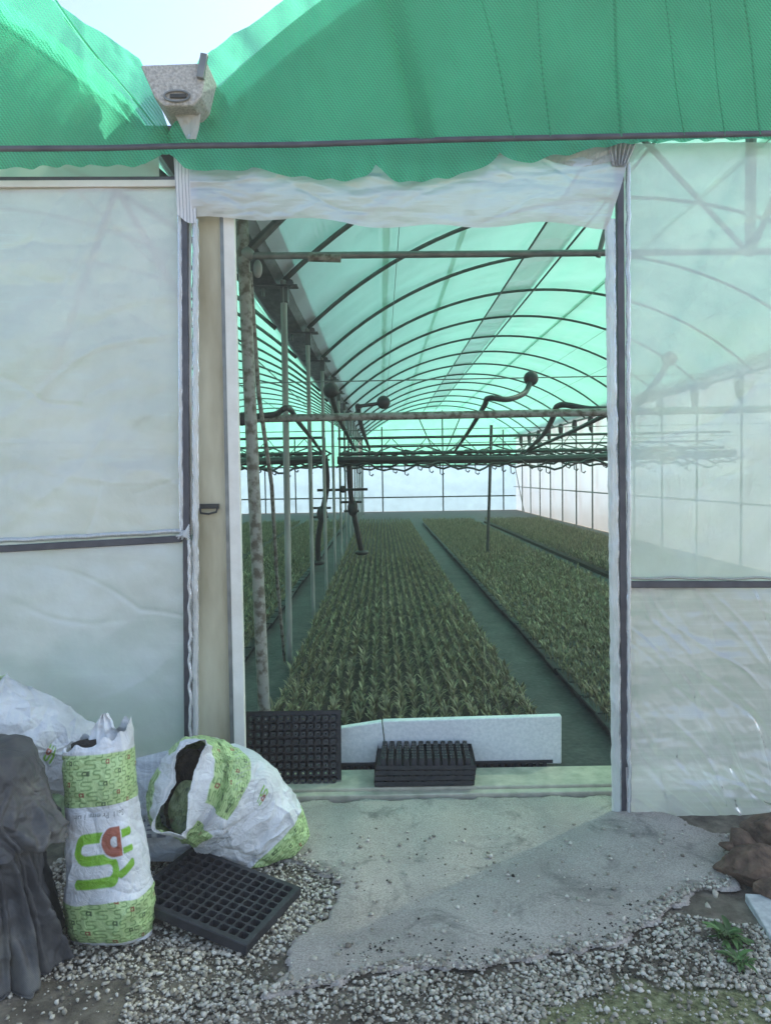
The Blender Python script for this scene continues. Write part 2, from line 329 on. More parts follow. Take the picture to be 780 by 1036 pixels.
# ------------------------------------------------------------------ ground
o = npmesh('ground', [(-250, -250, -.02), (250, -250, -.02), (250, 400, -.02), (-250, 400, -.02)], [(0, 1, 2, 3)], M['ground']); tag(o, 'bare soil and mossy ground with painted sunlight in front of the greenhouse', kind='structure')
o = npmesh('floor', [(XL+.02, 3.9, -.008), (XR-.02, 3.9, -.008), (XR-.02, YE-.02, -.008), (XL+.02, YE-.02, -.008)], [(0, 1, 2, 3)], M['floor']); tag(o, 'green woven mat covering the greenhouse floor', kind='structure')
# local soil relief
nx, ny = 220, 140; xs = np.linspace(-1.8, 1.9, nx); ys = np.linspace(1.5, 3.5, ny); X, Yg = np.meshgrid(xs, ys)
pp = np.stack([X.ravel(), Yg.ravel(), 0*X.ravel()], 1); h = fbm(pp*5, 4)*.012-.006
edge = np.minimum.reduce([(X.ravel()+1.8), (1.9-X.ravel()), (Yg.ravel()-1.5)]); h = np.where(edge < .05, -.022, h)
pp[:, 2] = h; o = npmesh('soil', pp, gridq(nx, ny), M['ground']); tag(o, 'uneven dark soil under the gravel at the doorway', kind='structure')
# apron
def inpoly(x, y, poly):
    ins = np.zeros(len(x), bool); n = len(poly)
    for i in range(n):
        x1, y1 = poly[i]; x2, y2 = poly[(i+1) % n]
        c = ((y1 > y) != (y2 > y)) & (x < (x2-x1)*(y-y1)/(y2-y1+1e-12)+x1); ins ^= c
    return ins
ap = [(200, 806), (300, 812), (622, 806), (700, 835), (745, 850), (742, 900), (700, 905), (665, 932), (618, 962), (545, 970), (480, 986), (420, 980), (335, 998), (258, 1012), (285, 965), (330, 930), (345, 895), (300, 875), (240, 850), (180, 850)]
apw = [tuple(G(a, b)[:2]) for a, b in ap]
nx, ny = 420, 240; xs = np.linspace(-1.3, 1.9, nx); ys = np.linspace(2.1, 3.72, ny); X, Yg = np.meshgrid(xs, ys); x = X.ravel(); y = Yg.ravel()
q = np.stack([x, y, 0*x], 1); w1 = fbm(q*7, 5)*.07+fbm(q*45, 2)*.012; w2 = fbm(q*7+40, 5)*.07+fbm(q*45+9, 2)*.012
ins = inpoly(x+w1, y+w2, apw)
z = .012+fbm(q*2.5, 3)*.010+fbm(q*40, 2)*.0012
F = gridq(nx, ny); keep = ins[F].sum(1) >= 3; F = F[keep]
cnt = np.zeros(nx*ny); np.add.at(cnt, F.ravel(), 1); border = (cnt > 0) & (cnt < 4); z = np.where(border & (y < 3.66), .001, z)
used = np.unique(F); mp = -np.ones(nx*ny, int); mp[used] = np.arange(len(used))
o = npmesh('concrete_apron', np.stack([x, y, z], 1)[used], mp[F], M['conc']); tag(o, 'worn grey cement apron in front of the doorway', kind='structure')
# threshold
b = MB(); xl, xr = -1.0, 1.9
b.box(((xl+xr)/2, 3.80, .0), (xr-xl, .24, .075)); b.box(((xl+xr)/2, 3.655, -.004), (xr-xl, .05, .055))
o = b.build('threshold', M['thresh'], bevel=.006); tag(o, 'pale greenish cement sill across the doorway', kind='structure')
apron_in = lambda X_, Y_: inpoly(np.array(X_), np.array(Y_), apw)

# gravel
def stones(n, gen, seed, smin, smax):
    r = np.random.default_rng(seed); base = []
    t = (1+5**.5)/2
    iv = np.array([(-1, t, 0), (1, t, 0), (-1, -t, 0), (1, -t, 0), (0, -1, t), (0, 1, t), (0, -1, -t), (0, 1, -t), (t, 0, -1), (t, 0, 1), (-t, 0, -1), (-t, 0, 1)]); iv /= np.linalg.norm(iv[0])
    it = np.array([(0, 11, 5), (0, 5, 1), (0, 1, 7), (0, 7, 10), (0, 10, 11), (1, 5, 9), (5, 11, 4), (11, 10, 2), (10, 7, 6), (7, 1, 8), (3, 9, 4), (3, 4, 2), (3, 2, 6), (3, 6, 8), (3, 8, 9), (4, 9, 5), (2, 4, 11), (6, 2, 10), (8, 6, 7), (9, 8, 1)])
    pos = gen(n, r); n = len(pos); s = smin+(smax-smin)*r.random(n)**2.2
    V = iv[None]*(1+r.uniform(-.42, .38, (n, 12, 1))); V = V*r.uniform(.6, 1.15, (n, 1, 3))*s[:, None, None]; V[:, :, 2] *= .75
    a = r.random(n)*2*PI; ca, sa = np.cos(a)[:, None], np.sin(a)[:, None]
    V = np.stack([V[:, :, 0]*ca-V[:, :, 1]*sa, V[:, :, 0]*sa+V[:, :, 1]*ca, V[:, :, 2]], -1)+pos[:, None]
    V[:, :, 2] += s[:, None]*.3
    return V.reshape(-1, 3), (it[None]+12*np.arange(n)[:, None, None]).reshape(-1, 3)
def grav_gen(n, r):
    x = r.uniform(-1.35, 1.5, n*3); y = r.uniform(1.7, 3.3, n*3); q = np.stack([x, y, 0*x], 1)
    inn = inpoly(x, y, apw); d = pnoise(q*3.1)*.5+.5+pnoise(q*11)*.3
    pr = np.where(inn, .012, .0)
    band = (~inn) & (y < 2.62+.1*np.sin(x*3)); pr = np.where(band, .9*np.clip(d*2.4-.55, 0.06, 1), pr)
    left = (~inn) & (x < -.2) & (y < 3.1); pr = np.where(left, .7*np.clip(d*1.4, .15, 1), pr)
    dark = (x < -.78) & (y < 2.33); pr = np.where(dark, .06, pr)
    sunlit_moss = ((x-.85)**2+5*(y-2.05)**2) < .2; pr = np.where(sunlit_moss, .12, pr)
    near_edge = inn & inpoly(x, y-.10, apw) == False; pr = np.where(inn & ~inpoly(x, y-.10, apw), .30*np.clip(d*2.6-1.0, 0, 1), pr)
    pr = np.where(inn & ~inpoly(x, y-.045, apw), .6*np.clip(d*1.6, .2, 1), pr)
    k = r.random(len(x)) < pr; k[np.cumsum(k) > n] = False
    return np.stack([x, y, np.where(inn, .012, -.002)+.002*r.random(len(x))], 1)[k]
V, T = stones(36000, grav_gen, 5, .0022, .0115)
o = npmesh('gravel', V, T, M['gravel'], smooth=False); tag(o, 'loose pale limestone gravel along the cement edge', 'gravel', kind='stuff')
def dark_gen(n, r):
    x = r.uniform(-.6, .9, n*4); y = r.uniform(2.2, 3.1, n*4); q = np.stack([x, y, 0*x], 1); inn = inpoly(x, y, apw)
    pr = np.where(~inpoly(x, y-.16, apw) & (y < 2.75), np.clip(pnoise(q*7)*2+.35, 0, 1)*.8, .01); k = r.random(len(x)) < pr; k[np.cumsum(k) > n] = False
    return np.stack([x, y, np.where(inn, .012, 0)], 1)[k]
V, T = stones(2600, dark_gen, 9, .0015, .006)
o = npmesh('soil_crumbs', V, T, M['dirt'], smooth=False); tag(o, 'dark soil crumbs scattered where the cement breaks up', 'soil crumbs', kind='stuff')
# loose pebbles on the apron
for k, (px, py, s, lab) in enumerate([(667, 851, .011, 'small white pebble on the cement near the foot of the door post'), (723, 904, .016, 'flat white stone chip on the cement above the weed'), (716, 916, .015, 'white stone chip beside the brown soil hollow'), (519, 885, .008, 'tiny dark pebble alone in the middle of the cement apron')]):
    V, T = stones(1, lambda n, r: np.zeros((1, 3)), 50+k, s, s*1.01); g = G(px, py, .02)
    o = npmesh('pebble', V, T, M['gravel'] if k < 3 else M['dirt'], smooth=False); o.location = (g.x, g.y, .014); tag(o, lab, 'pebble', 'loose pebbles on the cement')

# ------------------------------------------------------------------ greenhouse
gh = empty('greenhouse', (0, YF, 0)); tag(gh, 'plastic film multi-bay greenhouse with open doorway, steel hoops and valley gutter', 'greenhouse')
def part(mb, name, m, parent=gh, **kw):
    o = mb.build(name, M[m], parent, **kw)
    return o
def pipe(name, pts, r, m, seg=10, parent=gh):
    b = MB(); b.tube(pts, r, seg); return part(b, name, m, parent)
def sqbar(name, p, q, w, d, m, parent=gh, bevel=.003):
    p = Vector(p); q = Vector(q); t = (q-p); L = t.length; rot = t.to_track_quat('Z', 'Y').to_matrix(); b = MB(); b.box((p+q)/2, (w, d, L), rot); return part(b, name, m, parent, bevel=bevel)
# arches
for c in CX:
    for k, y in enumerate([3.62]+ARCH_Y):
        n = 40; th = math.asin(HALF/RHO)
        pts = [(c+RHO*math.sin(-th+2*th*i/n), y, ZP-RHO+RHO*math.cos(-th+2*th*i/n)) for i in range(n+1)]
        pipe('arch', pts, .022, 'darkgreen', 8)
zf = az(CX[0]+HALF, CX[0])
# valley + side posts
for i, y in enumerate(ARCH_Y):
    if i == 0: pipe('post', [(-.665, 4.25, -.005), (-.70, 4.25, 1.5), (-.735, 4.25, zf)], .034, 'rustpole', 14)
    else: pipe('post', [(-.75 - (.02 if i == 1 else 0), y, -.005), (-.755, y, zf)], .026 if i < 2 else .022, 'palepole', 12)
for i in range(18):
    y = 3.7+1.78*i
    if y > 33.8: break
    pipe('post', [(XR-.06, y, -.01), (XR-.06, y, zf)], .024, 'steel', 8)
    b = MB(); b.tube([(XR-.10, y, zf+.04), (XR-.11, y, zf-.12), (XR-.10, y, zf-.36), (XR-.08, y, zf-.46)], [.06, .085, .055, .01], 10); part(b, 'eave_bracket', 'hose')
for k in range(6): pipe('post', [(XL+.06, 4+k*6, -.01), (XL+.06, 4+k*6, zf)], .03, 'steel', 8)
# gutter: a V trough
b = MB(); W = .25; XV0 = XV; XV = -.98
sec = [(-W, .16), (-W+.02, .16), (-.10, .02), (.10, .02), (W-.02, .16), (W, .16), (.11, 0), (-.11, 0)]
for (y0, y1) in [(3.50, YE)]:
    vs = [(XV+.06+a, y0, zf-.03+c) for a, c in sec]+[(XV+.06+a, y1, zf-.03+c) for a, c in sec]; n = len(sec)
    b.add(vs, [(i, (i+1) % n, n+(i+1) % n, n+i) for i in range(n)]+[tuple(range(n-1, -1, -1)), tuple(range(n, 2*n))])
for s_ in (-1, 1):
    b.tube([(XV+.06+s_*.22, 3.6, zf+.12), (XV+.06+s_*.22, YE, zf+.12)], .018, 8)
part(b, 'gutter', 'gutter', smooth=False); XV = XV0
for i, y in enumerate(ARCH_Y[:8]):
    b = MB(); b.box((XV+.08, y, zf-.05), (.36, .12, .012)); b.box((XV+.15, y, zf-.11), (.06, .05, .14)); b.tube([(XV-.02, y, zf-.06), (XV-.02, y, zf-.13)], .013, 6); b.tube([(XV+.2, y-.05, zf-.03), (XV+.2, y+.05, zf-.03)], .03, 8); part(b, 'gutter_bracket', 'gutter', bevel=.003)
# purlins and wires
for c, xs_ in ((CX[0], (1.9, 2.42)), (CX[1], (-4.3, -2.6))):
    for x_ in xs_: pipe('purlin', [(x_, 3.6, az(x_, c)-.03), (x_, YE, az(x_, c)-.03)], .014, 'darkgreen', 6)
for x_ in (3.35, 4.15, 4.9, .2): pipe('roof_wire', [(x_, 3.6, az(x_, CX[0])-.02), (x_, YE, az(x_, CX[0])-.02)], .004, 'steel', 5)
for c, xs_ in ((CX[0], (5.8,)),):
    pipe('eave_pipe', [(XR-.06, 3.6, zf), (XR-.06, YE, zf)], .03, 'steel', 8)
pipe('eave_pipe', [(XL+.06, 3.6, zf), (XL+.06, YE, zf)], .03, 'steel', 8)
# front frame truss in the second hoop
def PP(px, py, Y): return P(px, py, Y)
tie_a = P(236, 259, 4.25); tie_b = P(612, 266, 4.25); tie_c = P(800, 268, 4.25); dxx = (tie_c-tie_a)
tz = (tie_a.z+tie_b.z)/2
pipe('tie_rod', [(-.95, 4.25, tie_a.z+.0), (5.85, 4.25, tie_a.z-.03)], .019, 'steel', 10)
b = MB(); m0 = P(312, 260, 4.25); m1 = P(345, 261, 4.25); b.tube([m0, m1], .025, 10); part(b, 'pipe_sleeve', 'rustpole')
b = MB(); p0 = P(250, 257, 4.25); b.ball(p0, .042); b.ball(P(261, 272, 4.22), (.025, .02, .05)); part(b, 'pipe_clamp', 'palepole')
pz = lambda x_: az(x_, CX[0])
for xa, xb_ in ((2.05, 1.49), (1.49, .95), (2.05, 2.6), (2.6, 3.15)):
    pass
pipe('truss_strut', [(2.03, 4.25, tz), (2.03, 4.25, pz(2.03))], .030, 'steel', 8)
pipe('truss_strut', [(2.03, 4.25, tz), (1.42, 4.25, 3.38+.0), ], .016, 'steel', 8)
pipe('truss_strut', [(1.42, 4.25, 3.38), (1.30, 4.25, 3.1), (1.20, 4.25, tz)], .014, 'steel', 8)
pipe('truss_strut', [(2.03, 4.25, tz), (2.75, 4.25, pz(2.75))], .02, 'steel', 8)
pipe('truss_strut', [(3.5, 4.25, tz), (2.75, 4.25, pz(2.75))], .02, 'steel', 8)
pipe('truss_strut', [P(253, 252, 4.25), P(290, 215, 4.3)], .024, 'darkgreen', 8)
pipe('brace', [P(253, 275, 4.35), P(262, 400, 4.8), P(275, 490, 5.3), P(280, 580, 5.8), G(288, 668)], .014, 'rustpole', 8)
# cross rail
ra, rb = P(240, 424, 5.2), P(614, 407, 5.2)
pipe('cross_rail', [(-.95, 5.2, ra.z), (5.85, 5.2, ra.z+(rb.z-ra.z)*.4)], .026, 'rustpole', 12)
for (a, b_, Yw) in (((332, 391), (614, 378), 6.0), ((240, 440), (470, 432), 8.0), ((240, 462), (614, 440), 9.0)):
    u, v_ = P(*a, Yw), P(*b_, Yw); pipe('wire', [(XL+.1, Yw, u.z), (XR-.1, Yw, v_.z)], .005, 'steel', 5)
# far end frame
for k in (.6, 2.6, 4.6): pipe('end_post', [(CX[0]-HALF+.02+k*1.33*1.0, YE-.06, -.01), (CX[0]-HALF+.02+k*1.33, YE-.06, pz(min(CX[0]-HALF+.02+k*1.33, 5.8))-.03)], .03, 'darkgreen', 6)
for z_ in (.62, 2.0): pipe('end_rail', [(XL+.05, YE-.1, z_), (XR-.05, YE-.1, z_)], .03, 'darkgreen', 6)
for k in range(1, 5): pipe('end_post', [(CX[1]-HALF+k*1.33, YE-.06, -.01), (CX[1]-HALF+k*1.33, YE-.06, 3.3)], .03, 'darkgreen', 6)
pipe('end_brace', [(2.6, YE-.08, 2.0), (1.6, YE-.08, pz(1.6)-.05)], .025, 'darkgreen', 6); pipe('end_brace', [(2.6, YE-.08, 2.0), (3.6, YE-.08, pz(3.6)-.05)], .025, 'darkgreen', 6)
pipe('end_brace', [(XR-.1, YE-2.4, -.01), (XR-.1, YE-.2, 2.0)], .02, 'darkgreen', 6)
# side rail on the right wall
pipe('side_rail', [(XR-.09, 3.6, 1.02), (XR-.09, YE, 1.02)], .018, 'steel', 6)
# end and side films
def sheet(name, x0, x1, z0, z1, y, m, parent=gh, nx=40, nz=30, amp=.02, axis='Y', sc=2.):
    a = np.linspace(x0, x1, nx); c = np.linspace(z0, z1, nz); A, Cc = np.meshgrid(a, c); A = A.ravel(); Cc = Cc.ravel()
    q = np.stack([A*sc, Cc*sc, 0*A+y], 1); d = fbm(q, 4)*amp
    V = np.stack([A, y+d, Cc], 1) if axis == 'Y' else np.stack([y+d, A, Cc], 1)
    return npmesh(name, V, gridq(nx, nz), M[m], parent)
sheet('end_film', XL, XR, 0, 2.0, YE, 'film_end', nx=120, nz=24)
sheet('side_film', 3.5, YE, 0, zf+.42, XR, 'film_side', axis='X', nx=160, nz=20)
sheet('side_film', 3.5, YE, 0, zf, XL, 'film_side', axis='X', nx=100, nz=16)
def gable_end(name, c, z0, y, m, extra, parent, nx=80, nz=12, amp=.015):
    V = []; xs_ = np.linspace(c-HALF-.12, c+HALF+.12, nx)
    for j in range(nz):
        for x_ in xs_:
            zt = az(max(c-HALF, min(c+HALF, x_)), c)+extra; V.append((x_, y, z0+(zt-z0)*j/(nz-1)))
    V = np.array(V); V[:, 1] += fbm(V*2.2, 3)*amp; return npmesh(name, V, gridq(nx, nz), M[m], parent)
# roof films
def roof(name, c, extra, m, parent, y0, y1, x0=None, x1=None, nx=60, ny=260, sag=.0, amp=.006):
    x0 = c-HALF if x0 is None else x0; x1 = c+HALF if x1 is None else x1
    xs_ = np.linspace(x0, x1, nx); ys_ = np.linspace(y0, y1, ny); X_, Y_ = np.meshgrid(xs_, ys_); X_ = X_.ravel(); Y_ = Y_.ravel()
    Z_ = ZP-RHO+np.sqrt(np.maximum(.01, RHO**2-(X_-c)**2))+extra
    Z_ = Z_-sag*np.sin(PI*((Y_-4.25) % 2)/2)**2+fbm(np.stack([X_*1.2, Y_*3, 0*X_], 1), 3)*amp
    return npmesh(name, np.stack([X_, Y_, Z_], 1), gridq(nx, ny), M[m], parent)
for c in CX: roof('roof_film', c, .03, 'film_roof', gh, 3.55, YE, sag=.02, amp=.02)
roof('roof_strip', CX[0], .018, 'strip_roof', gh, 3.6, YE, 1.92, 2.40, nx=5, ny=200)
# ---------- facade
for c in CX: gable_end('gable_film', c, 3.06 if c > 0 else 2.84, 3.52, 'film_up', -.02, gh)
def bar_px(name, a, b_, Y, w, d, m, **kw): return sqbar(name, P(*a, Y), P(*b_, Y), w, d, m, **kw)
bar_px('door_post', (187, 165), (191, 775), YF, .036, .03, 'dark')
bar_px('door_post', (626, 150), (631, 833), YF, .034, .03, 'dark')
def px_sheet(name, corners, Y, m, nx=60, nz=60, amp=.008, sc=(2, 2), parent=gh, bottom=0., top=0., fn=None, yoff=0, seed=0, creases=None):
    (tl, tr, br, bl) = [P(*p, Y) for p in corners]; V = []
    for j in range(nz):
        t = j/(nz-1)
        for i in range(nx):
            s = i/(nx-1); V.append((tl*(1-s)+tr*s)*(1-t)+(bl*(1-s)+br*s)*t)
    V = np.array([tuple(v) for v in V]); q = np.stack([V[:, 0]*sc[0], V[:, 2]*sc[1], 0*V[:, 0]+seed], 1)
    V[:, 1] += fbm(q, 4)*amp+yoff
    T = np.repeat(np.arange(nz)/(nz-1), nx); S = np.tile(np.arange(nx)/(nx-1), nz)
    if bottom: V[:, 2] += T**3*bottom*fbm(np.stack([V[:, 0]*4, 0*T+seed, 0*T], 1), 3)
    if creases: V[:, 1] += crumple(V, creases[0], creases[1], creases[2], creases[3], seed, creases[4])
    if fn: fn(V, S, T)
    return npmesh(name, V, gridq(nx, nz), M[m], parent)
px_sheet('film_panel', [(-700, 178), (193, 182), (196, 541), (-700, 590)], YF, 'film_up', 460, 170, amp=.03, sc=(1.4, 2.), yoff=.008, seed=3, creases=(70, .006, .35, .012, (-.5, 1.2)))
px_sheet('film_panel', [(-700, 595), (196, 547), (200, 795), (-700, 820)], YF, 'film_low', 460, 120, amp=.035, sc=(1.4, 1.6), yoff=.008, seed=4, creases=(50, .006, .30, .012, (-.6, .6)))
px_sheet('film_panel', [(626, 145), (1150, 138), (1150, 588), (629, 588)], YF, 'film_rup', 260, 200, amp=.02, yoff=.008, seed=5, creases=(40, .005, .35, .012, (.3, 1.6)))
def crease(V, S, T):
    # fan of tension creases gathered near the lower right of the sheet
    x = V[:, 0]-2.05; z = V[:, 2]-0.0; ang = np.arctan2(z, -x); r = np.sqrt(x*x+z*z)
    V[:, 1] += .010*np.clip(ridge(np.stack([ang*9, r*.8, 0*r], 1), 2), -1, 1)*np.clip(1.3-r/1.3, 0, 1)
    V[:, 1] += -.05*T**2
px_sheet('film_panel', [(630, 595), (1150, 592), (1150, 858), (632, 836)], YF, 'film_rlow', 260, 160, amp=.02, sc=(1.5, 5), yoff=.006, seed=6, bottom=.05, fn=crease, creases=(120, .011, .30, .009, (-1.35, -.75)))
sqbar('mid_rail', P(-700, 595, YF), P(184, 545, YF), .032, .03, 'dark'); sqbar('mid_rail', P(637, 591, YF), P(1150, 591, YF), .032, .03, 'dark')
sqbar('top_rail', P(-700, 190, YF), P(180, 186, YF), .022, .03, 'whitepaint')
sqbar('top_rail', P(-700, 183, YF), P(180, 181, YF), .010, .02, 'dark')
# faint frame behind left panel
pipe('truss_strut', [P(118, 190, 3.62), P(182, 300, 3.62)], .016, 'steel', 8); pipe('truss_strut', [P(118, 190, 3.62), P(40, 420, 3.62)], .016, 'steel', 8)
# rolled film strips beside posts
def strip(px0, py0, px1, py1, w, Y, m='film_strip', name='film_strip', wob=.006, n=90, seed=0):
    p, q = P(px0, py0, Y), P(px1, py1, Y); k = 9; V = []
    for i in range(n):
        t = i/(n-1); c = p*(1-t)+q*t
        for j in range(k):
            s = j/(k-1)-.5; V.append((c.x+s*w, c.y-.014*math.cos(s*PI)**.5 if abs(s) < .5 else c.y, c.z))
    V = np.array(V); e = pnoise(np.stack([V[:, 0]*25, V[:, 2]*9, 0*V[:, 0]+seed], 1)); e2 = pnoise(np.stack([V[:, 2]*17, 0*V[:, 0]+seed+9, 0*V[:, 0]], 1))
    V[:, 0] += e2*wob*1.5; V[:, 1] += e*.012; return npmesh(name, V, gridq(k, n), M[m], gh)
strip(198, 222, 198, 778, .030, YF-.012, seed=1); strip(192, 545, 193, 775, .014, YF-.03, seed=2, wob=.012)
strip(182, 183, 184, 542, .02, YF-.014, seed=7, wob=.003)
strip(617, 222, 624, 826, .048, YF-.012, seed=3); strip(635, 165, 636, 833, .020, YF-.02, seed=4)
strip(0-300, 541+18, 190, 538, .02, YF-.02, seed=5) if False else None
def hstrip(a, b_, h, Y, seed, m='film_strip'):
    p, q = P(*a, Y), P(*b_, Y); n, k = 160, 7; V = []
    for j in range(k):
        for i in range(n): t = i/(n-1); c = p*(1-t)+q*t; s = j/(k-1)-.5; V.append((c.x, c.y-.012*math.cos(s*PI), c.z+s*h))
    V = np.array(V); e = pnoise(np.stack([V[:, 0]*12, V[:, 2]*30, 0*V[:, 0]+seed], 1)); e2 = pnoise(np.stack([V[:, 0]*8, 0*V[:, 0]+seed, 0*V[:, 0]], 1)); V[:, 1] += e*.01; V[:, 2] += e2*.012
    return npmesh('film_strip', V, gridq(n, k), M[m], gh)
hstrip((-700, 585), (188, 537), .022, YF-.006, 11); hstrip((637, 585), (1150, 586), .012, YF-.010, 12, 'film_beige')
b = MB()
for k in range(7):
    a0 = random.uniform(-.03, .03); p = P(190, 540, YF-.03); b.tube([p+Vector((-.05+k*.008, 0, a0)), p+Vector((-.01, -.015, .01*math.sin(k))), p+Vector((.012, -.01, -.03+.012*k))], [.004, .009, .003], 6)
part(b, 'film_knot', 'film_strip')
# striped cloth wrapped round the left post top
def wrapcol():
    m, nt, out = nm('striped wrap'); bb = N(nt, 'ShaderNodeBsdfPrincipled'); w = N(nt, 'ShaderNodeTexWave', wave_type='BANDS', bands_direction='X'); w.inputs['Scale'].default_value = 22; w.inputs['Distortion'].default_value = .8
    nt.links.new(coords(nt), w.inputs['Vector']); c = ramp(nt, w.outputs['Fac'], [(.0, (.22, .22, .25)), (.16, (.64, .64, .66)), (1, (.72, .72, .72))]); nt.links.new(c, bb.inputs['Base Color']); bb.inputs['Roughness'].default_value = .6; nt.links.new(bb.outputs[0], out.inputs[0]); return m
M['wrap'] = wrapcol()
px_sheet('film_wrap', [(176, 158), (200, 154), (199, 226), (180, 222)], YF-.035, 'wrap', 30, 40, amp=.02, sc=(14, 3), seed=21, bottom=.2)
# lintel film
def lint(V, S, T):
    V[:, 1] += .014*ridge(np.stack([V[:, 0]*1.2+V[:, 2]*1.5, V[:, 2]*7, 0*S], 1), 2)*(1-T)**1.3
    V[:, 1] -= .03*np.sin(PI*T)
    V[:, 2] += T*(.012*np.sin(S*9)+.01*np.sin(S*23+1))
px_sheet('lintel_film', [(192, 150), (640, 142), (614, 231), (196, 222)], YF-.02, 'film_lintel', 240, 50, amp=.012, sc=(3, 8), seed=30, fn=lint, creases=(60, .008, .25, .012, (-.35, .25)))
def gat(V, S, T):
    V[:, 1] += .014*np.sin(S*38)*(1-T*.3)
    V[:, 0] = (V[:, 0]-V[:, 0].mean())*(1-.0*T)+V[:, 0].mean()
px_sheet('gathered_film', [(612, 143), (645, 142), (633, 168), (619, 168)], YF-.055, 'film_beige', 60, 16, amp=.01, sc=(3, 8), seed=31, fn=gat)
def gat2(V, S, T): V[:, 1] += .010*ridge(np.stack([V[:, 0]*1.2, V[:, 2]*22-V[:, 0]*4, 0*S], 1), 2); V[:, 2] += T*.02*np.sin(S*7)
px_sheet('gathered_film', [(480, 146), (616, 143), (622, 166), (500, 158)], YF-.05, 'film_beige', 120, 24, amp=.01, sc=(3, 14), seed=32, fn=gat2)
px_sheet('gathered_film', [(232, 152), (480, 148), (500, 160), (300, 160)], YF-.048, 'film_beige', 120, 16, amp=.01, sc=(3, 14), seed=33, fn=gat2)
# door leaf
dl = MB(); y0 = 3.50
tl, tr, br, bl = P(196, 205, y0), P(230, 205, y0), P(241, 790, y0), P(198, 790, y0)
vs = [tl, tr, br, bl]; vs2 = [v+Vector((0, .03, 0)) for v in vs]; dl.add(vs+vs2, [(0, 3, 2, 1), (4, 5, 6, 7), (0, 1, 5, 4), (1, 2, 6, 5), (2, 3, 7, 6), (3, 0, 4, 7)])
dleaf = part(dl, 'door', 'door', bevel=.003); dleaf['label'] = 'beige board door slid aside behind the left post'
sqbar('edge_strip', P(232, 205, 3.485), P(244, 790, 3.485), .034, .05, 'whitepaint', parent=dleaf)
sqbar('edge_groove', P(228, 205, 3.475), P(239.5, 790, 3.475), .005, .05, 'steel', parent=dleaf, bevel=0)
b = MB(); hc = P(212, 514, 3.49); b.box(hc+Vector((0, 0, .008)), (.088, .012, .022)); b.tube([hc+Vector((-.04, -.008, 0)), hc+Vector((-.036, -.014, -.022)), hc+Vector((0, -.016, -.026)), hc+Vector((.034, -.014, -.018)), hc+Vector((.04, -.008, .004))], .005, 8)
part(b, 'handle', 'hose', parent=dleaf)
# clear pale patch where paint has worn on door top : handled by material
# gutter end block
bc = P(178, 84, 3.28); b = MB()
w_, h_ = .235, .15; yb = bc.y
fr = [(-.145, .075), (.135, .082), (.105, -.055), (.07, -.092), (-.05, -.092), (-.09, -.055)]
vs = [(bc.x+a, yb, bc.z+c) for a, c in fr]+[(bc.x+a*1.02, yb+.42, bc.z+c*1.05) for a, c in fr]; n = len(fr)
b.add(vs, [tuple(range(n-1, -1, -1))]+[(i, (i+1) % n, n+(i+1) % n, n+i) for i in range(n)]+[tuple(range(n, 2*n))])
blk = part(b, 'gutter_end', 'block', smooth=False, bevel=.008)
b = MB(); pts = [(bc.x+.005+.052*math.cos(t), yb-.006, bc.z-.055+.022*math.sin(t)) for t in np.linspace(0, 2*PI, 25)]; b.tube(pts, .005, 6, cap=False); part(b, 'outlet_ring', 'slab' if False else 'steel', parent=blk)
b = MB(); b.box((bc.x+.01, yb-.004, bc.z-.055), (.07, .01, .018)); part(b, 'outlet_hole', 'hose', parent=blk, bevel=.004)
b = MB(); b.box((bc.x+.115, yb-.012, bc.z+.06), (.03, .02, .10), Matrix.Rotation(R(12), 3, 'Y')); part(b, 'end_flange', 'steel', parent=blk, bevel=.003)
px_sheet('valley_film', [(168, 98), (207, 98), (199, 142), (190, 142)], 3.37, 'film_beige', 20, 20, amp=.04, sc=(8, 8), seed=40)
# top clamping pipe
nb = 40; ba, bb_ = P(-700, 152, 3.385), P(195, 148, 3.385); bcn = P(1150, 128, 3.385)
pts = [ba, P(-300, 151, 3.385), P(0, 151, 3.385), P(100, 150.5, 3.385), P(195, 148, 3.385), P(300, 147, 3.385), P(450, 142, 3.385), P(600, 139, 3.385), P(780, 135.5, 3.385), bcn]
pipe('clamp_pipe', pts, .0145, 'dark', 10)

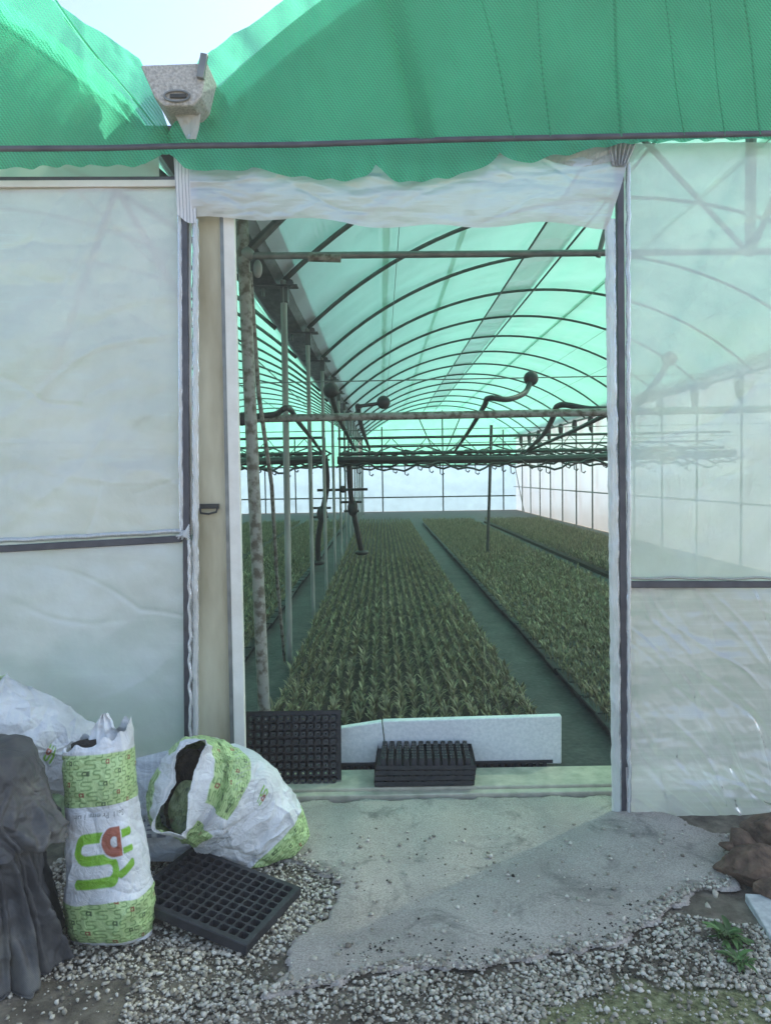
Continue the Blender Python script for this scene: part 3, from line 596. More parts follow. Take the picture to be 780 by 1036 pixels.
# ------------------------------------------------------------------ shade nets
def beam_z(x):
    xs_ = [p.x for p in pts]; zs_ = [p.z for p in pts]; return np.interp(x, xs_, zs_)
def front_net(c, label, seed, mirror):
    root = empty('shade_net', (c, 3.43, zf)); tag(root, label, 'shade net', 'green shade nets over the greenhouse bays')
    nx, nz = 420, 70; x0, x1 = (XV-.0, c+HALF+.15) if c > 0 else (c-HALF-.15, XV+.0); xs_ = np.linspace(x0, x1, nx); V = np.zeros((nz*nx, 3)); X_ = np.tile(xs_, nz); T = np.repeat(np.linspace(0, 1, nz), nx)
    xc = np.clip(X_, c-HALF, c+HALF); inner = np.abs(X_-c); top = ZP-RHO+np.sqrt(RHO**2-(xc-c)**2)+.14
    # near the valley the net is pulled down to the clamp pipe
    dv = np.abs(X_-XV); near = np.interp(dv, [0, .05, .13, .30, .52, .9, 1.5], [3.06, 3.20, 3.40, 3.52, 3.67, 3.88, 4.16]); kk = np.clip((dv-.9)/.6, 0, 1); top = near*(1-kk)+top*kk
    V[:, 0] = X_; bz = beam_z(X_)-.0; V[:, 2] = bz+(top-bz)*T
    fold = ridge(np.stack([X_*3.2+T*.8*np.sign(c), T*.5, 0*T+seed], 1), 3); V[:, 1] = 3.415-.045*fold*(.4+T)+.10*T; V[:, 1] -= crumple(np.stack([X_, 0*X_, V[:, 2]], 1), 60, .014, .35, .012, seed, (1.35, 1.9))
    V[:, 1] += -.03*np.exp(-(dv/.1)**2)
    # lean-in folds by the valley
    V[:, 1] += .03*np.sin((dv*38+T*6))*np.exp(-dv/.16)
    npmesh('front_drape', V, gridq(nx, nz), M['net'], root)
    # frill under the clamp
    nz2 = 26; X2 = np.tile(xs_, nz2); T2 = np.repeat(np.linspace(0, 1, nz2), nx)
    sc_ = np.abs(np.sin(X2*4.3+1.1*np.sin(X2*3)+.5*np.sin(X2*11)))**.6
    ln = (.065+.085*sc_*(.5+.5*np.sin(X2*2.1+1)))
    if c > 0: ln = ln*np.clip(1.25-(X2-.1)*1.05, .2, 1.1)
    ln = ln*np.clip(np.abs(X2-XV)/.08, .25, 1)
    V2 = np.stack([X2, 3.372-.014*np.sin(X2*46+3*np.sin(X2*5))*T2-.01*T2, beam_z(X2)-.016-ln*T2+.012*T2*pnoise(np.stack([X2*14, 0*X2, 0*X2], 1))], 1)
    npmesh('hem_frill', V2, gridq(nx, nz2), M['net'], root)
    r = [roof('roof_drape', c, .10, 'netroof', root, 3.5, YE+.05, xa_, xb_, nx=nx_, ny=160) for xa_, xb_, nx_ in ((c-HALF, c+HALF, 60),)]
    if c > 0:
        for xs2 in (0.05, .92, 3.4): roof('net_seam', c, .085, 'netdark', root, 3.6, YE, xs2, xs2+.07, nx=3, ny=60)
    gable_end('end_drape', c, 2.0, YE+.03, 'netroof', .1, root)
    # seams and creases on the front
    if c > 0: lines = [((387, -60), (432, 140), .095), ((482, -40), (521, 139), .012), ((541, -50), (556, 138), .012), ((622, -60), (628, 138), .03), ((672, -40), (692, 137), .01), ((716, -60), (733, 137), .01), ((752, -60), (770, 136), .022)]
    else: lines = [((12, -60), (100, 60), .03), ((60, 10), (160, 130), .02), ((-60, -60), (-40, 150), .03)]
    for a, b2, w in lines:
        w = w*.5 if w < .09 else w*.8
        p, q = P(*a, 3.36), P(*b2, 3.37); Vv = []; n = 40
        for i in range(n):
            t = i/(n-1); cc = p*(1-t)+q*t; wob = .004*math.sin(t*7+a[0]); 
            for s in (-.5, 0, .5): Vv.append((cc.x+wob+s*w, cc.y+.004-(.006 if s == 0 else 0)+.05*(1-t), cc.z))
        npmesh('net_seam', Vv, gridq(3, n), M['netdark'], root)
front_net(CX[0], 'green shade net draped over the bay above the doorway', 3, 1)
front_net(CX[1], 'green shade net draped over the bay left of the grey gutter end', 8, -1)

# ------------------------------------------------------------------ irrigation booms
def boom(x0, x1, label):
    root = empty('irrigation_boom', ((x0+x1)/2, 12.5, 1.84)); tag(root, label, 'irrigation boom', 'irrigation booms hanging across the bays')
    z0 = 1.80; k = .0
    zz = lambda x_: z0+(.0)*(x_)
    def bp(name, pp_, r, m='hose', seg=8): b = MB(); b.tube(pp_, r, seg); return b.build(name, M[m], root)
    bp('boom_pipe', [(x0, 12.5, 1.82), ((x0+x1)/2, 12.52, 1.79), (x1, 12.5, 1.84)], .062); bp('boom_pipe', [(x0, 12.9, 1.93), (x1, 12.9, 1.95)], .03, 'darkgreen')
    bp('top_chord', [(x0, 12.7, 2.18), (x1, 12.7, 2.20)], .022, 'darkgreen'); bp('top_chord', [(x0, 13.3, 2.06), (x1, 13.3, 2.08)], .018, 'darkgreen')
    n = int((x1-x0)/.55)
    b = MB()
    for i in range(n):
        xa = x0+(x1-x0)*i/n; xb2 = x0+(x1-x0)*(i+.5)/n; xc2 = x0+(x1-x0)*(i+1)/n
        b.tube([(xa, 12.5, 1.86), (xb2, 12.7, 2.18)], .007, 6); b.tube([(xb2, 12.7, 2.18), (xc2, 12.5, 1.86)], .007, 6); b.tube([(xa, 12.9, 1.93), (xb2, 13.3, 2.06)], .012, 6); b.tube([(xb2, 13.3, 2.06), (xc2, 12.9, 1.94)], .012, 6)
    o = b.build('lattice', M['darkgreen'], root)
    # loose supply hoses lying along the boom
    for j in range(9):
        y = 12.2+.35*j; ph = j*1.7; pts_ = [(x0+(x1-x0)*i/60, y+.08*math.sin(i*.9+ph), 1.70+.035*j+.06*math.sin(i*.55+ph)+.03*math.sin(i*1.7+ph*2)) for i in range(61)]
        bp('supply_hose', pts_, .017)
    nn = int((x1-x0)/.20)
    for i in range(nn):
        x_ = x0+(i+.5)*.20; y = 12.5+(i % 3)*.3; L = .16+.04*((i*7) % 3)
        bp('nozzle', [(x_, y, 1.82), (x_+.01, y, 1.82-L), (x_+.05, y-.02, 1.80-L), (x_+.07, y-.02, 1.83-L)], [.009, .008, .012, .014], seg=6)
    return root
b1 = boom(-.70, 5.75, 'black irrigation boom hung across the bay straight through the doorway')
b2 = boom(-7.5, -.95, 'black irrigation boom hung across the bay behind the thin valley poles')
def smooth_path(p, n=8):
    p = [Vector(a) for a in p]; q = [p[0]]+p+[p[-1]]; out = []
    for i in range(1, len(q)-2):
        for k in range(n):
            t = k/n; a, b_, c_, d = q[i-1], q[i], q[i+1], q[i+2]
            out.append(.5*((2*b_)+(c_-a)*t+(2*a-5*b_+4*c_-d)*t*t+(3*b_-a-3*c_+d)*t**3))
    out.append(p[-1]); return out
def hose(pxs, r, root, ballr=0):
    path = smooth_path([P(a, b_, y) for a, b_, y in pxs]); b = MB(); b.tube(path, r, 10); o = b.build('feed_hose', M['hose'], root)
    if ballr:
        b = MB(); b.ball(path[0], ballr); b.tube([path[0]+Vector((0, 0, -ballr*.2)), path[2]], [ballr*.6, r*1.3], 10); s = b.build('hose_reel', M['hose'], o)
hose([(537, 383, 5.4), (531, 397, 5.3), (514, 404, 5.12), (494, 403, 5.13), (489, 412, 5.6), (473, 438, 8), (459, 458, 12.4)], .019, b1, .052)
hose([(388, 407, 5.12), (378, 409, 5.12), (362, 411, 5.13)], .012, b1, .045)
hose([(245, 424, 5.1), (262, 421, 5.1), (279, 419, 5.12), (292, 413, 5.13), (303, 428, 6.5), (318, 447, 9), (329, 463, 12.3)], .02, b2, .045)
hose([(335, 395, 6.), (341, 418, 7), (350, 437, 9), (359, 455, 12.4)], .024, b1, .062)
hose([(677, 363, 5.4), (668, 380, 5.3), (652, 400, 5.2), (640, 411, 5.3), (600, 414, 5.3), (566, 410, 5.5), (558, 425, 6), (549, 440, 7.5), (533, 456, 12.)], .022, b1, .052)
hose([(712, 388, 5.3), (690, 393, 5.3), (650, 402, 5.4), (612, 420, 6), (575, 438, 8), (530, 458, 12.2)], .020, b1, .045)
hose([(362, 411, 5.3), (366, 432, 7), (374, 455, 12.3)], .02, b1)
for pts_ in ([(329, 462, 12.5), (331, 490, 12.7), (326, 520, 12.8), (322, 545, 12.9), (322, 569, 13.0)], [(353, 466, 12.5), (354, 490, 12.7), (357, 514, 12.8), (361, 535, 12.9), (366, 559, 13.1)]):
    path = smooth_path([P(*a) for a in pts_]); b = MB(); b.tube(path, .045, 8); b.ball(P(*pts_[2]), (.09, .07, .14)); c_ = P(*pts_[2]); b.tube([c_+Vector((-.2, 0, .1)), c_+Vector((.15, 0, .1))], .02, 6); b.tube([c_+Vector((-.15, 0, -.05)), c_+Vector((.1, 0, -.05))], .02, 6); b.ball(path[-1], (.12, .1, .05)); b.build('drop_leg', M['hose'], b2 if pts_[0][0] < 340 else b1)
b = MB(); b.tube([P(321, 496, 12.6), P(372, 495, 12.6)], .022, 8); b.ball(P(347, 495, 12.6), .06); b.build('valve_bar', M['hose'], b1)
b = MB(); b.tube([P(497, 430, 13.8), P(495, 500, 13.9), P(493, 559, 14.0)], .028, 8); o = b.build('support_pole', M['darkgreen']); tag(o, 'thin dark pole standing in the seedling bed right of the aisle', 'pole')

# ------------------------------------------------------------------ seedlings
def leaves(x, y, z0, hh, nl, st, r, wmul=1.):
    n = len(x); a = r.random((n, nl))*2*PI; L = hh[:, None]*r.uniform(.30, .60, (n, nl)); base = hh[:, None]*r.uniform(.15, .55, (n, nl))
    tilt = r.uniform(.08, .6, (n, nl)); w = hh[:, None]*r.uniform(.032, .066, (n, nl))*wmul; V = np.zeros((n, nl, st+1, 2, 3))
    ca, sa = np.cos(a), np.sin(a); rr = np.zeros_like(a); zz = base.copy()
    for s in range(st+1):
        t = s/st; ws = w*(.35+1.5*t*(1-t)*1.6) if s < st else w*.12
        for k, sg in enumerate((-1, 1)):
            V[:, :, s, k, 0] = x[:, None]+rr*ca-sg*ws*sa; V[:, :, s, k, 1] = y[:, None]+rr*sa+sg*ws*ca; V[:, :, s, k, 2] = z0+zz
        ang = tilt+t*r.uniform(.3, 1.4, a.shape); rr = rr+L/st*np.sin(ang); zz = zz+L/st*np.cos(ang)
    Vf = V.reshape(-1, 3); base_i = np.arange(n*nl)*(st+1)*2
    q = np.array([(2*s, 2*s+1, 2*s+3, 2*s+2) for s in range(st)]); Q = (base_i[:, None, None]+q[None]).reshape(-1, 4); return Vf, Q
def stems(x, y, z0, hh, r):
    n = len(x); w = .0022; V = np.zeros((n, 6, 3)); 
    lean = r.normal(0, .006, (n, 2))
    for k in range(3):
        th = 2*PI*k/3
        V[:, k, 0] = x+w*math.cos(th); V[:, k, 1] = y+w*math.sin(th); V[:, k, 2] = z0
        V[:, k+3, 0] = x+w*.6*math.cos(th)+lean[:, 0]; V[:, k+3, 1] = y+w*.6*math.sin(th)+lean[:, 1]; V[:, k+3, 2] = z0+hh*.75
    q = np.array([(0, 1, 4, 3), (1, 2, 5, 4), (2, 0, 3, 5)]); return V.reshape(-1, 3), (np.arange(n)[:, None, None]*6+q[None]).reshape(-1, 4)
def cat(parts):
    Vs, Qs, n = [], [], 0
    for v, q in parts: Vs.append(v); Qs.append(q+n); n += len(v)
    return np.concatenate(Vs), np.concatenate(Qs)
ZT = .055
# individual seedlings: six shapes, then copies
protos = []
for k in range(6):
    r = np.random.default_rng(100+k); hh = np.array([.13+.01*(k % 3)]); z = np.zeros(1)
    V, Q = cat([leaves(z, z, 0., hh, 10, 4, r), stems(z, z, 0., hh, r)])
    o = npmesh('seedling', V, Q, M['leaf']); protos.append(o)
beds = [(-.69, .94, 4.42), (1.31, 2.95, 4.0), (3.33, 5.1, 4.1), (-2.42, -1.15, 4.2), (-4.3, -2.58, 4.2)]
DX, DY = .085, .044; cnt_ind = 0; allx, ally = [], []
SL = 'slender green seedling in the front rows right behind the white foam boards'
for bi, (x0, x1, y0) in enumerate(beds):
    xs_ = np.arange(x0+.03, x1-.02, DX); ys_ = np.arange(y0, 25.0, DY)
    for j, y in enumerate(ys_):
        r = rng
        xx = xs_+r.normal(0, .0045, len(xs_)); yy = y+r.normal(0, .008, len(xs_))
        if bi == 0 and cnt_ind < 300:
            for x_, y_ in zip(xx, yy):
                if cnt_ind >= 300: continue
                if cnt_ind < 6: o = protos[cnt_ind]
                else: o = protos[random.randrange(6)].copy(); C.objects.link(o)
                s = random.uniform(.72, 1.22); o.location = (x_, y_, ZT); o.rotation_euler = (random.uniform(-.16, .16), random.uniform(-.16, .16), random.uniform(0, 6.28)); o.scale = (s, s, s)
                tag(o, SL, 'seedling', 'seedlings in the front rows behind the foam boards'); cnt_ind += 1
        else: allx.append(xx); ally.append(yy)
ax_ = np.concatenate(allx); ay_ = np.concatenate(ally); miss = rng.random(len(ax_)) > .03; ax_ = ax_[miss]; ay_ = ay_[miss]
hh = .132*(1+.19*rng.normal(size=len(ax_)))*(1+.12*pnoise(np.stack([ax_*1.5, ay_*1.5, 0*ax_], 1))); hh = np.clip(hh, .08, .19)
parts = []
for lo, hi, nl, st, wm in ((0, 8.5, 9, 3, 1.), (8.5, 14, 7, 2, 1.25), (14, 26, 5, 1, 1.9)):
    k = (ay_ >= lo) & (ay_ < hi); parts.append(leaves(ax_[k], ay_[k], ZT, hh[k], nl, st, rng, wm*.9))
    if lo == 0: parts.append(stems(ax_[k], ay_[k], ZT, hh[k], rng))
V, Q = cat(parts); o = npmesh('seedling_crop', V, Q, M['leaf']); tag(o, 'dense rows of young green seedlings filling the long beds', 'seedling crop', kind='stuff')
# trays under the beds
b = MB()
for bi, (x0, x1, y0) in enumerate(beds):
    e0 = .38 if bi in (1,) else 0; e1 = .38 if bi == 3 else 0
    b.box(((x0+e0+x1-e1)/2, (y0+25)/2, .022), (x1-x0-e0-e1, 25-y0+.06, .056))
o = b.build('packed_trays', M['dirt'], smooth=False); tag(o, 'dark soil-filled trays packed under the seedling beds', 'trays', kind='stuff')
b = MB(); L_, W_, H_ = .355, .475, .06
def ring(w, l, z): return [(-w/2, -l/2, z), (w/2, -l/2, z), (w/2, l/2, z), (-w/2, l/2, z)]
rs = [ring(W_-.07, L_-.07, 0), ring(W_-.03, L_-.03, H_-.014), ring(W_, L_, H_-.014), ring(W_, L_, H_), ring(W_-.02, L_-.02, H_), ring(W_-.02, L_-.02, H_-.006)]
vs = sum(rs, []); fs = [(3, 2, 1, 0)]
for k in range(5):
    for i in range(4): fs.append((4*k+i, 4*k+(i+1) % 4, 4*k+4+(i+1) % 4, 4*k+4+i))
fs.append((20, 21, 22, 23)); b.add(vs, fs)
for i in range(9):
    for sx in (-1, 1): b.tube([(sx*(W_/2-.028), -L_/2+.025+i*(L_-.05)/8, 0.002), (sx*(W_/2-.018), -L_/2+.025+i*(L_-.05)/8, H_-.015)], .013, 6)
proto_t = b.build('bed_tray', M['tray'], smooth=False); first = True
for (xc_, y0, lab, grp) in ((1.31+.2375, 4.0, 'black tray of seedlings edging the bed right of the aisle', 'edge trays of the bed right of the aisle'), (-1.15-.2375, 4.2, 'black tray of seedlings edging the bed behind the valley poles', 'edge trays of the bed behind the valley poles')):
    k = 0; y = y0+.18
    while y < 25:
        o = proto_t if first else proto_t.copy()
        if not first: C.objects.link(o)
        first = False; o.location = (xc_+random.uniform(-.008, .008), y, 0); o.rotation_euler = (0, 0, random.uniform(-.02, .02)); tag(o, lab, 'seedling tray', grp); y += .366

# ------------------------------------------------------------------ plug trays (12 x 9)
def tray_mesh(nx=12, ny=9, pitch=.0375, H=.045, skirt=.02):
    W_, L_ = nx*pitch, ny*pitch; b = MB(); rim = .016; n = 12
    def rrect(hs, z, cx, cy, rnd):
        o_ = []
        for k in range(n):
            th = 2*PI*(k+.5)/n; c, s = math.cos(th), math.sin(th); e = rnd; rr = hs/((abs(c)**e+abs(s)**e)**(1/e)); o_.append((cx+rr*c, cy+rr*s, z))
        return o_
    # outer square ring of a cell sampled on the square boundary
    for i in range(nx):
        for j in range(ny):
            cx = -W_/2+(i+.5)*pitch; cy = -L_/2+(j+.5)*pitch; hs = pitch/2; sq = []
            for k in range(n):
                th = 2*PI*(k+.5)/n; c, s = math.cos(th), math.sin(th); rr = hs/max(abs(c), abs(s)); sq.append((cx+rr*c, cy+rr*s, 0))
            r1 = rrect(hs*.86, 0, cx, cy, 5); r1b = rrect(hs*.84, -.003, cx, cy, 5); r2 = rrect(hs*.62, -H, cx, cy, 4.5); r3 = rrect(hs*.24, -H, cx, cy, 2); r4 = rrect(hs*.22, -H+.004, cx, cy, 2)
            fs = []
            for q in range(4):
                for k in range(n): k2 = (k+1) % n; fs.append((q*n+k, q*n+k2, (q+1)*n+k2, (q+1)*n+k))
            b.add(sq+r1+r1b+r2+r3, fs)
            # corner filler between sampled square boundary and true corner
            cr = [(cx+hs*sx, cy+hs*sy, 0) for sx, sy in ((1, 1), (-1, 1), (-1, -1), (1, -1))]
            ks = [(1, 0), (4, 3), (7, 6), (10, 9)]
            for (k2, k1), cc in zip(ks, cr): b.add([sq[k1], cc, sq[k2]], [(0, 1, 2)])
    a0, c0 = W_/2, L_/2; loops = [[(-a0, -c0, 0), (a0, -c0, 0), (a0, c0, 0), (-a0, c0, 0)], [(-a0-rim, -c0-rim, 0), (a0+rim, -c0-rim, 0), (a0+rim, c0+rim, 0), (-a0-rim, c0+rim, 0)], [(-a0-rim-.002, -c0-rim-.002, -.004), (a0+rim+.002, -c0-rim-.002, -.004), (a0+rim+.002, c0+rim+.002, -.004), (-a0-rim-.002, c0+rim+.002, -.004)], [(-a0-rim-.003, -c0-rim-.003, -skirt), (a0+rim+.003, -c0-rim-.003, -skirt), (a0+rim+.003, c0+rim+.003, -skirt), (-a0-rim-.003, c0+rim+.003, -skirt)]]
    b.add(sum(loops, []), [(4*q+i, 4*q+(i+1) % 4, 4*q+4+(i+1) % 4, 4*q+4+i) for q in range(3) for i in range(4)])
    me = bpy.data.meshes.new('plug_tray'); me.from_pydata(b.v, [], b.f); me.update(); me.materials.append(M['tray']); return me
TM = tray_mesh(); TM2 = tray_mesh(12, 9, .0375, .05, .034)
def put_tray(me, label, mat, grp='empty black plug trays by the doorway'):
    o = bpy.data.objects.new('plug_tray', me); C.objects.link(o); o.matrix_world = mat; tag(o, label, 'plug tray', grp); return o
def frame(o_, xd, zd):
    x = Vector(xd).normalized(); z = (Vector(zd)-x*Vector(zd).dot(x)).normalized(); y = z.cross(x); m = Matrix((x, y, z)).transposed().to_4x4(); m.translation = Vector(o_); return m
# leaning tray, wells toward the viewer
a, b_ = P(296, 757, 3.79), 0
put_tray(TM, 'empty black plug tray standing upright against the left side of the doorway', frame(P(296, 759, 3.80)+Vector((0, .02, 0)), (-1, 0, .0), (0, .97, -.22)) @ Matrix.Translation((0, 0, 0)))
# nested stack upside down
TM3 = tray_mesh(12, 7, .0375, .05, .024); c0 = G(428, 783, .05)
for k in range(4):
    put_tray(TM3, ['upside-down black plug tray at the bottom of the nested pile on the sill', 'upside-down black plug tray second from the bottom of the nested pile on the sill', 'upside-down black plug tray just under the top one of the nested pile', 'upside-down black plug tray topping the nested pile, wells pointing up'][k], frame((c0.x+.004*k, 3.825-.002*k, .043+.027*k), (-1, .01+.008*k, 0), (0, 0, -1)))
put_tray(TM2, 'black plug tray lying behind the right end of the long foam board', frame((P(520, 780, 3.95).x-.03, 4.20, .052), (1, 0, 0), (0, 0, 1)))
put_tray(TM2, 'black plug tray lying behind the short foam board beside the upright tray', frame((P(352, 780, 3.95).x+.16, 4.205, .052), (1, 0.01, 0), (0, 0, 1)))
# ground tray
Pb = Vector(G(250, 957, .035)); Pr = Vector(G(309, 893, .04)); sd = (Pr-Pb).normalized()
ld = Vector((-.91, .40, .15)).normalized(); ld = (ld-sd*ld.dot(sd)).normalized()
Wt, Lt = 12*.0375+.038, 9*.0375+.038
ctr = Pb+sd*Lt/2+ld*Wt/2; zn = sd.cross(ld); zn = zn if zn.z > 0 else -zn
put_tray(TM2, 'empty black plug tray lying face up on the gravel in front of the white sack', frame(ctr, -ld, zn))
# dark tray edge the boards stand on
for xa, xb_, lab in ((P(345, 780, 3.97).x, P(388, 780, 3.97).x+.16, 'strip of black ribbed tray rim under the short foam board'), (P(440, 780, 3.97).x, P(559, 780, 3.97).x, 'strip of black ribbed tray rim under the long foam board')):
    b = MB(); b.box(((xa+xb_)/2, 3.985, .044), (xb_-xa, .04, .018)); k = xa+.02
    while k < xb_-.01: b.box((k, 3.985, .014), (.024, .034, .042)); k += .037
    o = b.build('tray_rim', M['tray'], bevel=.003); tag(o, lab, 'tray rim')
# foam boards
def foam(corners, Y, label, seed):
    vs = [P(*p, Y) for p in corners]; vs = [v-Vector((0, 0, 0)) for v in vs]; back = [v+Vector((0, .045, .002)) for v in vs]; b = MB(); b.add(vs+back, [(0, 3, 2, 1), (4, 5, 6, 7), (0, 1, 5, 4), (1, 2, 6, 5), (2, 3, 7, 6), (3, 0, 4, 7)])
    o = b.build('foam_board', M['foam'], bevel=.006); tag(o, label, 'foam board', 'white foam boards across the doorway')
foam([(344, 737), (386, 730.5), (391, 773), (344, 773)], 3.975, 'short white foam board piece left of the crack', 1)
foam([(387, 730), (568, 724.5), (568, 773), (392, 773.5)], 3.97, 'long white foam board standing across the doorway right of the crack', 2)

# ------------------------------------------------------------------ sacks
def seg_d(x, y, pts):
    d = np.full(x.shape, 9.)
    for (x1, y1), (x2, y2) in zip(pts[:-1], pts[1:]):
        vx, vy = x2-x1, y2-y1; t = np.clip(((x-x1)*vx+(y-y1)*vy)/(vx*vx+vy*vy+1e-9), 0, 1); d = np.minimum(d, np.hypot(x-x1-t*vx, y-y1-t*vy))
    return d
def arc(cx, cy, r, a0, a1, n=9): return [(cx+r*math.cos(R(a)), cy+r*math.sin(R(a))) for a in np.linspace(a0, a1, n)]
S_PTS = [(1.0, 1.0), (.42, 1.0)]+arc(.30, .76, .24, 90, 270)+[(.75, .52)]+arc(.75, .27, .25, 90, -90)+[(.02, .02)]
GREEN = np.array((.23, .50, .035)); PALE = np.array((.50, .66, .30)); WHITE = np.array((.72, .73, .74)); BRN = np.array((.36, .10, .055)); DG = np.array((.07, .13, .05))
def blend(c, col, m): m = np.clip(m, 0, 1)[:, None]; return c*(1-m)+np.asarray(col)*m
def logo(c, x, y, s, soft=.05):      # x,y in units where the S is about one wide
    x = x/s; y = y/s
    c = blend(c, GREEN, (.115-seg_d(x, y, S_PTS))/soft+.5)
    c = blend(c, GREEN, (.10-seg_d(x, y, [(1.25, 1.0), (1.75, 1.02)]))/soft+.5); c = blend(c, GREEN, (.07-seg_d(x, y, [(1.35, .62), (1.75, .64)]))/soft+.5); c = blend(c, GREEN*.9, (.09-seg_d(x, y, [(1.15, .14), (1.7, .32)]))/soft+.5)
    yy = (y-.86)*1.2; d = np.maximum(np.hypot(x-1.0, yy)-.40, x-1.32); sq = np.maximum(np.abs(x-1.16)-.16, np.abs(yy)-.40); d = np.minimum(d, sq)
    c = blend(c, WHITE, (.045-d)/soft+.5); c = blend(c, BRN, (-d)/soft+.5)
    d2 = np.maximum(np.hypot(x-1.04, yy)-.15, x-1.14); c = blend(c, WHITE, -d2/soft+.5); return c
def pattern(c, X, Y, mask, s=.034):
    c = blend(c, PALE, mask); row = np.floor(Y/s); xx = X/s+.37*row; col = np.floor(xx); fx = (xx-col)*1.35-.15; fy = (Y/s-row)*1.25-.12
    d = seg_d(fx, fy, [(p[0]*.72, p[1]) for p in S_PTS]); dk = np.array((.15, .28, .08)); c = blend(c, dk, mask*((.075-d)/.07+.5).clip(0, 1)*.85)
    par = ((col+row) % 3 == 0); ra = np.hypot(fx-.86, fy-.72); a = np.abs(ra-.20); a = np.minimum(a, seg_d(fx, fy, [(1.06, .92), (1.06, .48)])); cc = np.where((((col*7+row*3) % 5) < 2)[:, None], BRN*.8, DG)
    m = (mask*par*((.08-a)/.06+.5).clip(0, 1))[:, None]; return c*(1-m)+cc*m
FONT = {}
GL = {'S': [[(1, 1.8), (.8, 2), (.2, 2), (0, 1.7), (.1, 1.2), (.9, .8), (1, .3), (.8, 0), (.2, 0), (0, .2)]], 'o': [arc(.5, .55, .5, 0, 360, 12)], 'i': [[(.4, 0), (.4, 1.1)], [(.4, 1.5), (.4, 1.6)]], 'l': [[(.4, 0), (.4, 2)]], 'P': [[(0, 0), (0, 2), (.7, 2), (1, 1.5), (.7, 1), (0, 1)]], 't': [[(.4, 1.7), (.4, .2), (.8, 0)], [(0, 1.1), (.9, 1.1)]], 'n': [[(0, 0), (0, 1.1)], [(0, .8), (.5, 1.1), (.9, .8), (.9, 0)]], 'g': [arc(.5, .6, .45, 0, 360, 10), [(.95, 1), (.95, -.4), (.2, -.5)]], 'r': [[(0, 0), (0, 1.1)], [(0, .7), (.6, 1.1)]], 'e': [[(0, .6), (1, .6), (.8, 1.1), (.2, 1.1), (0, .5), (.3, 0), (.9, .1)]], 'm': [[(0, 0), (0, 1.1), (.5, .9), (.5, 0)], [(.5, .9), (1, 1), (1, 0)]], 'u': [[(0, 1.1), (0, .2), (.5, 0), (.9, .3), (.9, 1.1)]], 'a': [arc(.45, .5, .42, 0, 360, 10), [(.95, 1.1), (.95, 0)]]}
def text(c, x, y, s, word, col=(.25, .27, .27), th=.16):
    d = np.full(x.shape, 9.); u = x/s; v = y/s
    for k, ch in enumerate(word):
        for st in GL.get(ch, []): d = np.minimum(d, seg_d(u-k*1.5, v, st))
    return blend(c, col, (th-d)/.12+.5)
def sack(name, label, spine, wid, dep, side, print_fn, nu=340, nv=300, wr=.012, seed=0, closed=(True, True), mat='bag', xoff=0., loc=None, power=2.6, extra=None, open_end=False):
    """spine: list of points; wid/dep: half widths along it; side: the across direction"""
    sp = smooth_path(spine, 12); n = len(sp); t = np.linspace(0, n-1, nv); i0 = np.clip(t.astype(int), 0, n-2); f = (t-i0)[:, None]; S = np.array([tuple(p) for p in sp]); C0 = S[i0]*(1-f)+S[i0+1]*f
    tan = np.gradient(C0, axis=0); tan /= np.linalg.norm(tan, axis=1)[:, None]; sd = np.array(side, float); A = sd-tan*(tan@sd)[:, None]; A /= np.linalg.norm(A, axis=1)[:, None]; B = np.cross(tan, A)
    vv = np.linspace(0, 1, nv); w = np.interp(vv, np.linspace(0, 1, len(wid)), wid); d = np.interp(vv, np.linspace(0, 1, len(dep)), dep)
    k = np.ones(9)/9; w = np.convolve(np.pad(w, 4, 'edge'), k, 'valid'); d = np.convolve(np.pad(d, 4, 'edge'), k, 'valid')
    th = np.linspace(0, 2*PI, nu, endpoint=False); c, s = np.cos(th), np.sin(th); cc = np.sign(c)*np.abs(c)**(2/power); ss = np.sign(s)*np.abs(s)**(2/power)
    V = C0[:, None]+A[:, None]*(w[:, None, None]*cc[None, :, None])+B[:, None]*(d[:, None, None]*ss[None, :, None])
    nrm = A[:, None]*(cc[None, :, None]/np.maximum(w, .01)[:, None, None])+B[:, None]*(ss[None, :, None]/np.maximum(d, .01)[:, None, None]); nrm /= np.linalg.norm(nrm, axis=2)[..., None]+1e-9
    Vf = V.reshape(-1, 3); nf = nrm.reshape(-1, 3); q = Vf*1.
    e = ridge(q*4.5+seed, 3)*1.3+ridge(q*11+seed*2+fbm(q*6, 2)[:, None]*1.2, 3)*.6
    e2 = ridge(np.stack([np.tile(th/2/PI*14, nv), np.repeat(vv, nu)*2.2, 0*Vf[:, 0]+seed], 1), 2)*.8*np.repeat(np.exp(-vv*5)+np.exp(-(1-vv)*5), nu)
    Vf = Vf+nf*(wr*.7*(e+e2)+crumple(Vf, 150, wr*.55, .09, .010, seed))[:, None]
    Lg = np.concatenate([[0], np.cumsum(np.linalg.norm(np.diff(C0, axis=0), axis=1))]); per = .5*(w.mean()+d.mean())*1.9
    X = np.tile(((th+PI/2+xoff+PI) % (2*PI)-PI)/PI, nv)*per*1.75; Yl = np.repeat(Lg, nu); U = np.tile(th, nv)
    col = print_fn(X, Yl, U, Lg[-1])
    if extra is not None: Vf = extra(Vf, U, np.repeat(vv, nu))
    Q = gridq(nu, nv, True)
    o = npmesh(name, Vf, Q, M[mat], col=col); tag(o, label, 'sack', 'sacks of potting soil by the door')
    if open_end: sm_ = o.modifiers.new('wall', 'SOLIDIFY'); sm_.thickness = .002
    return o
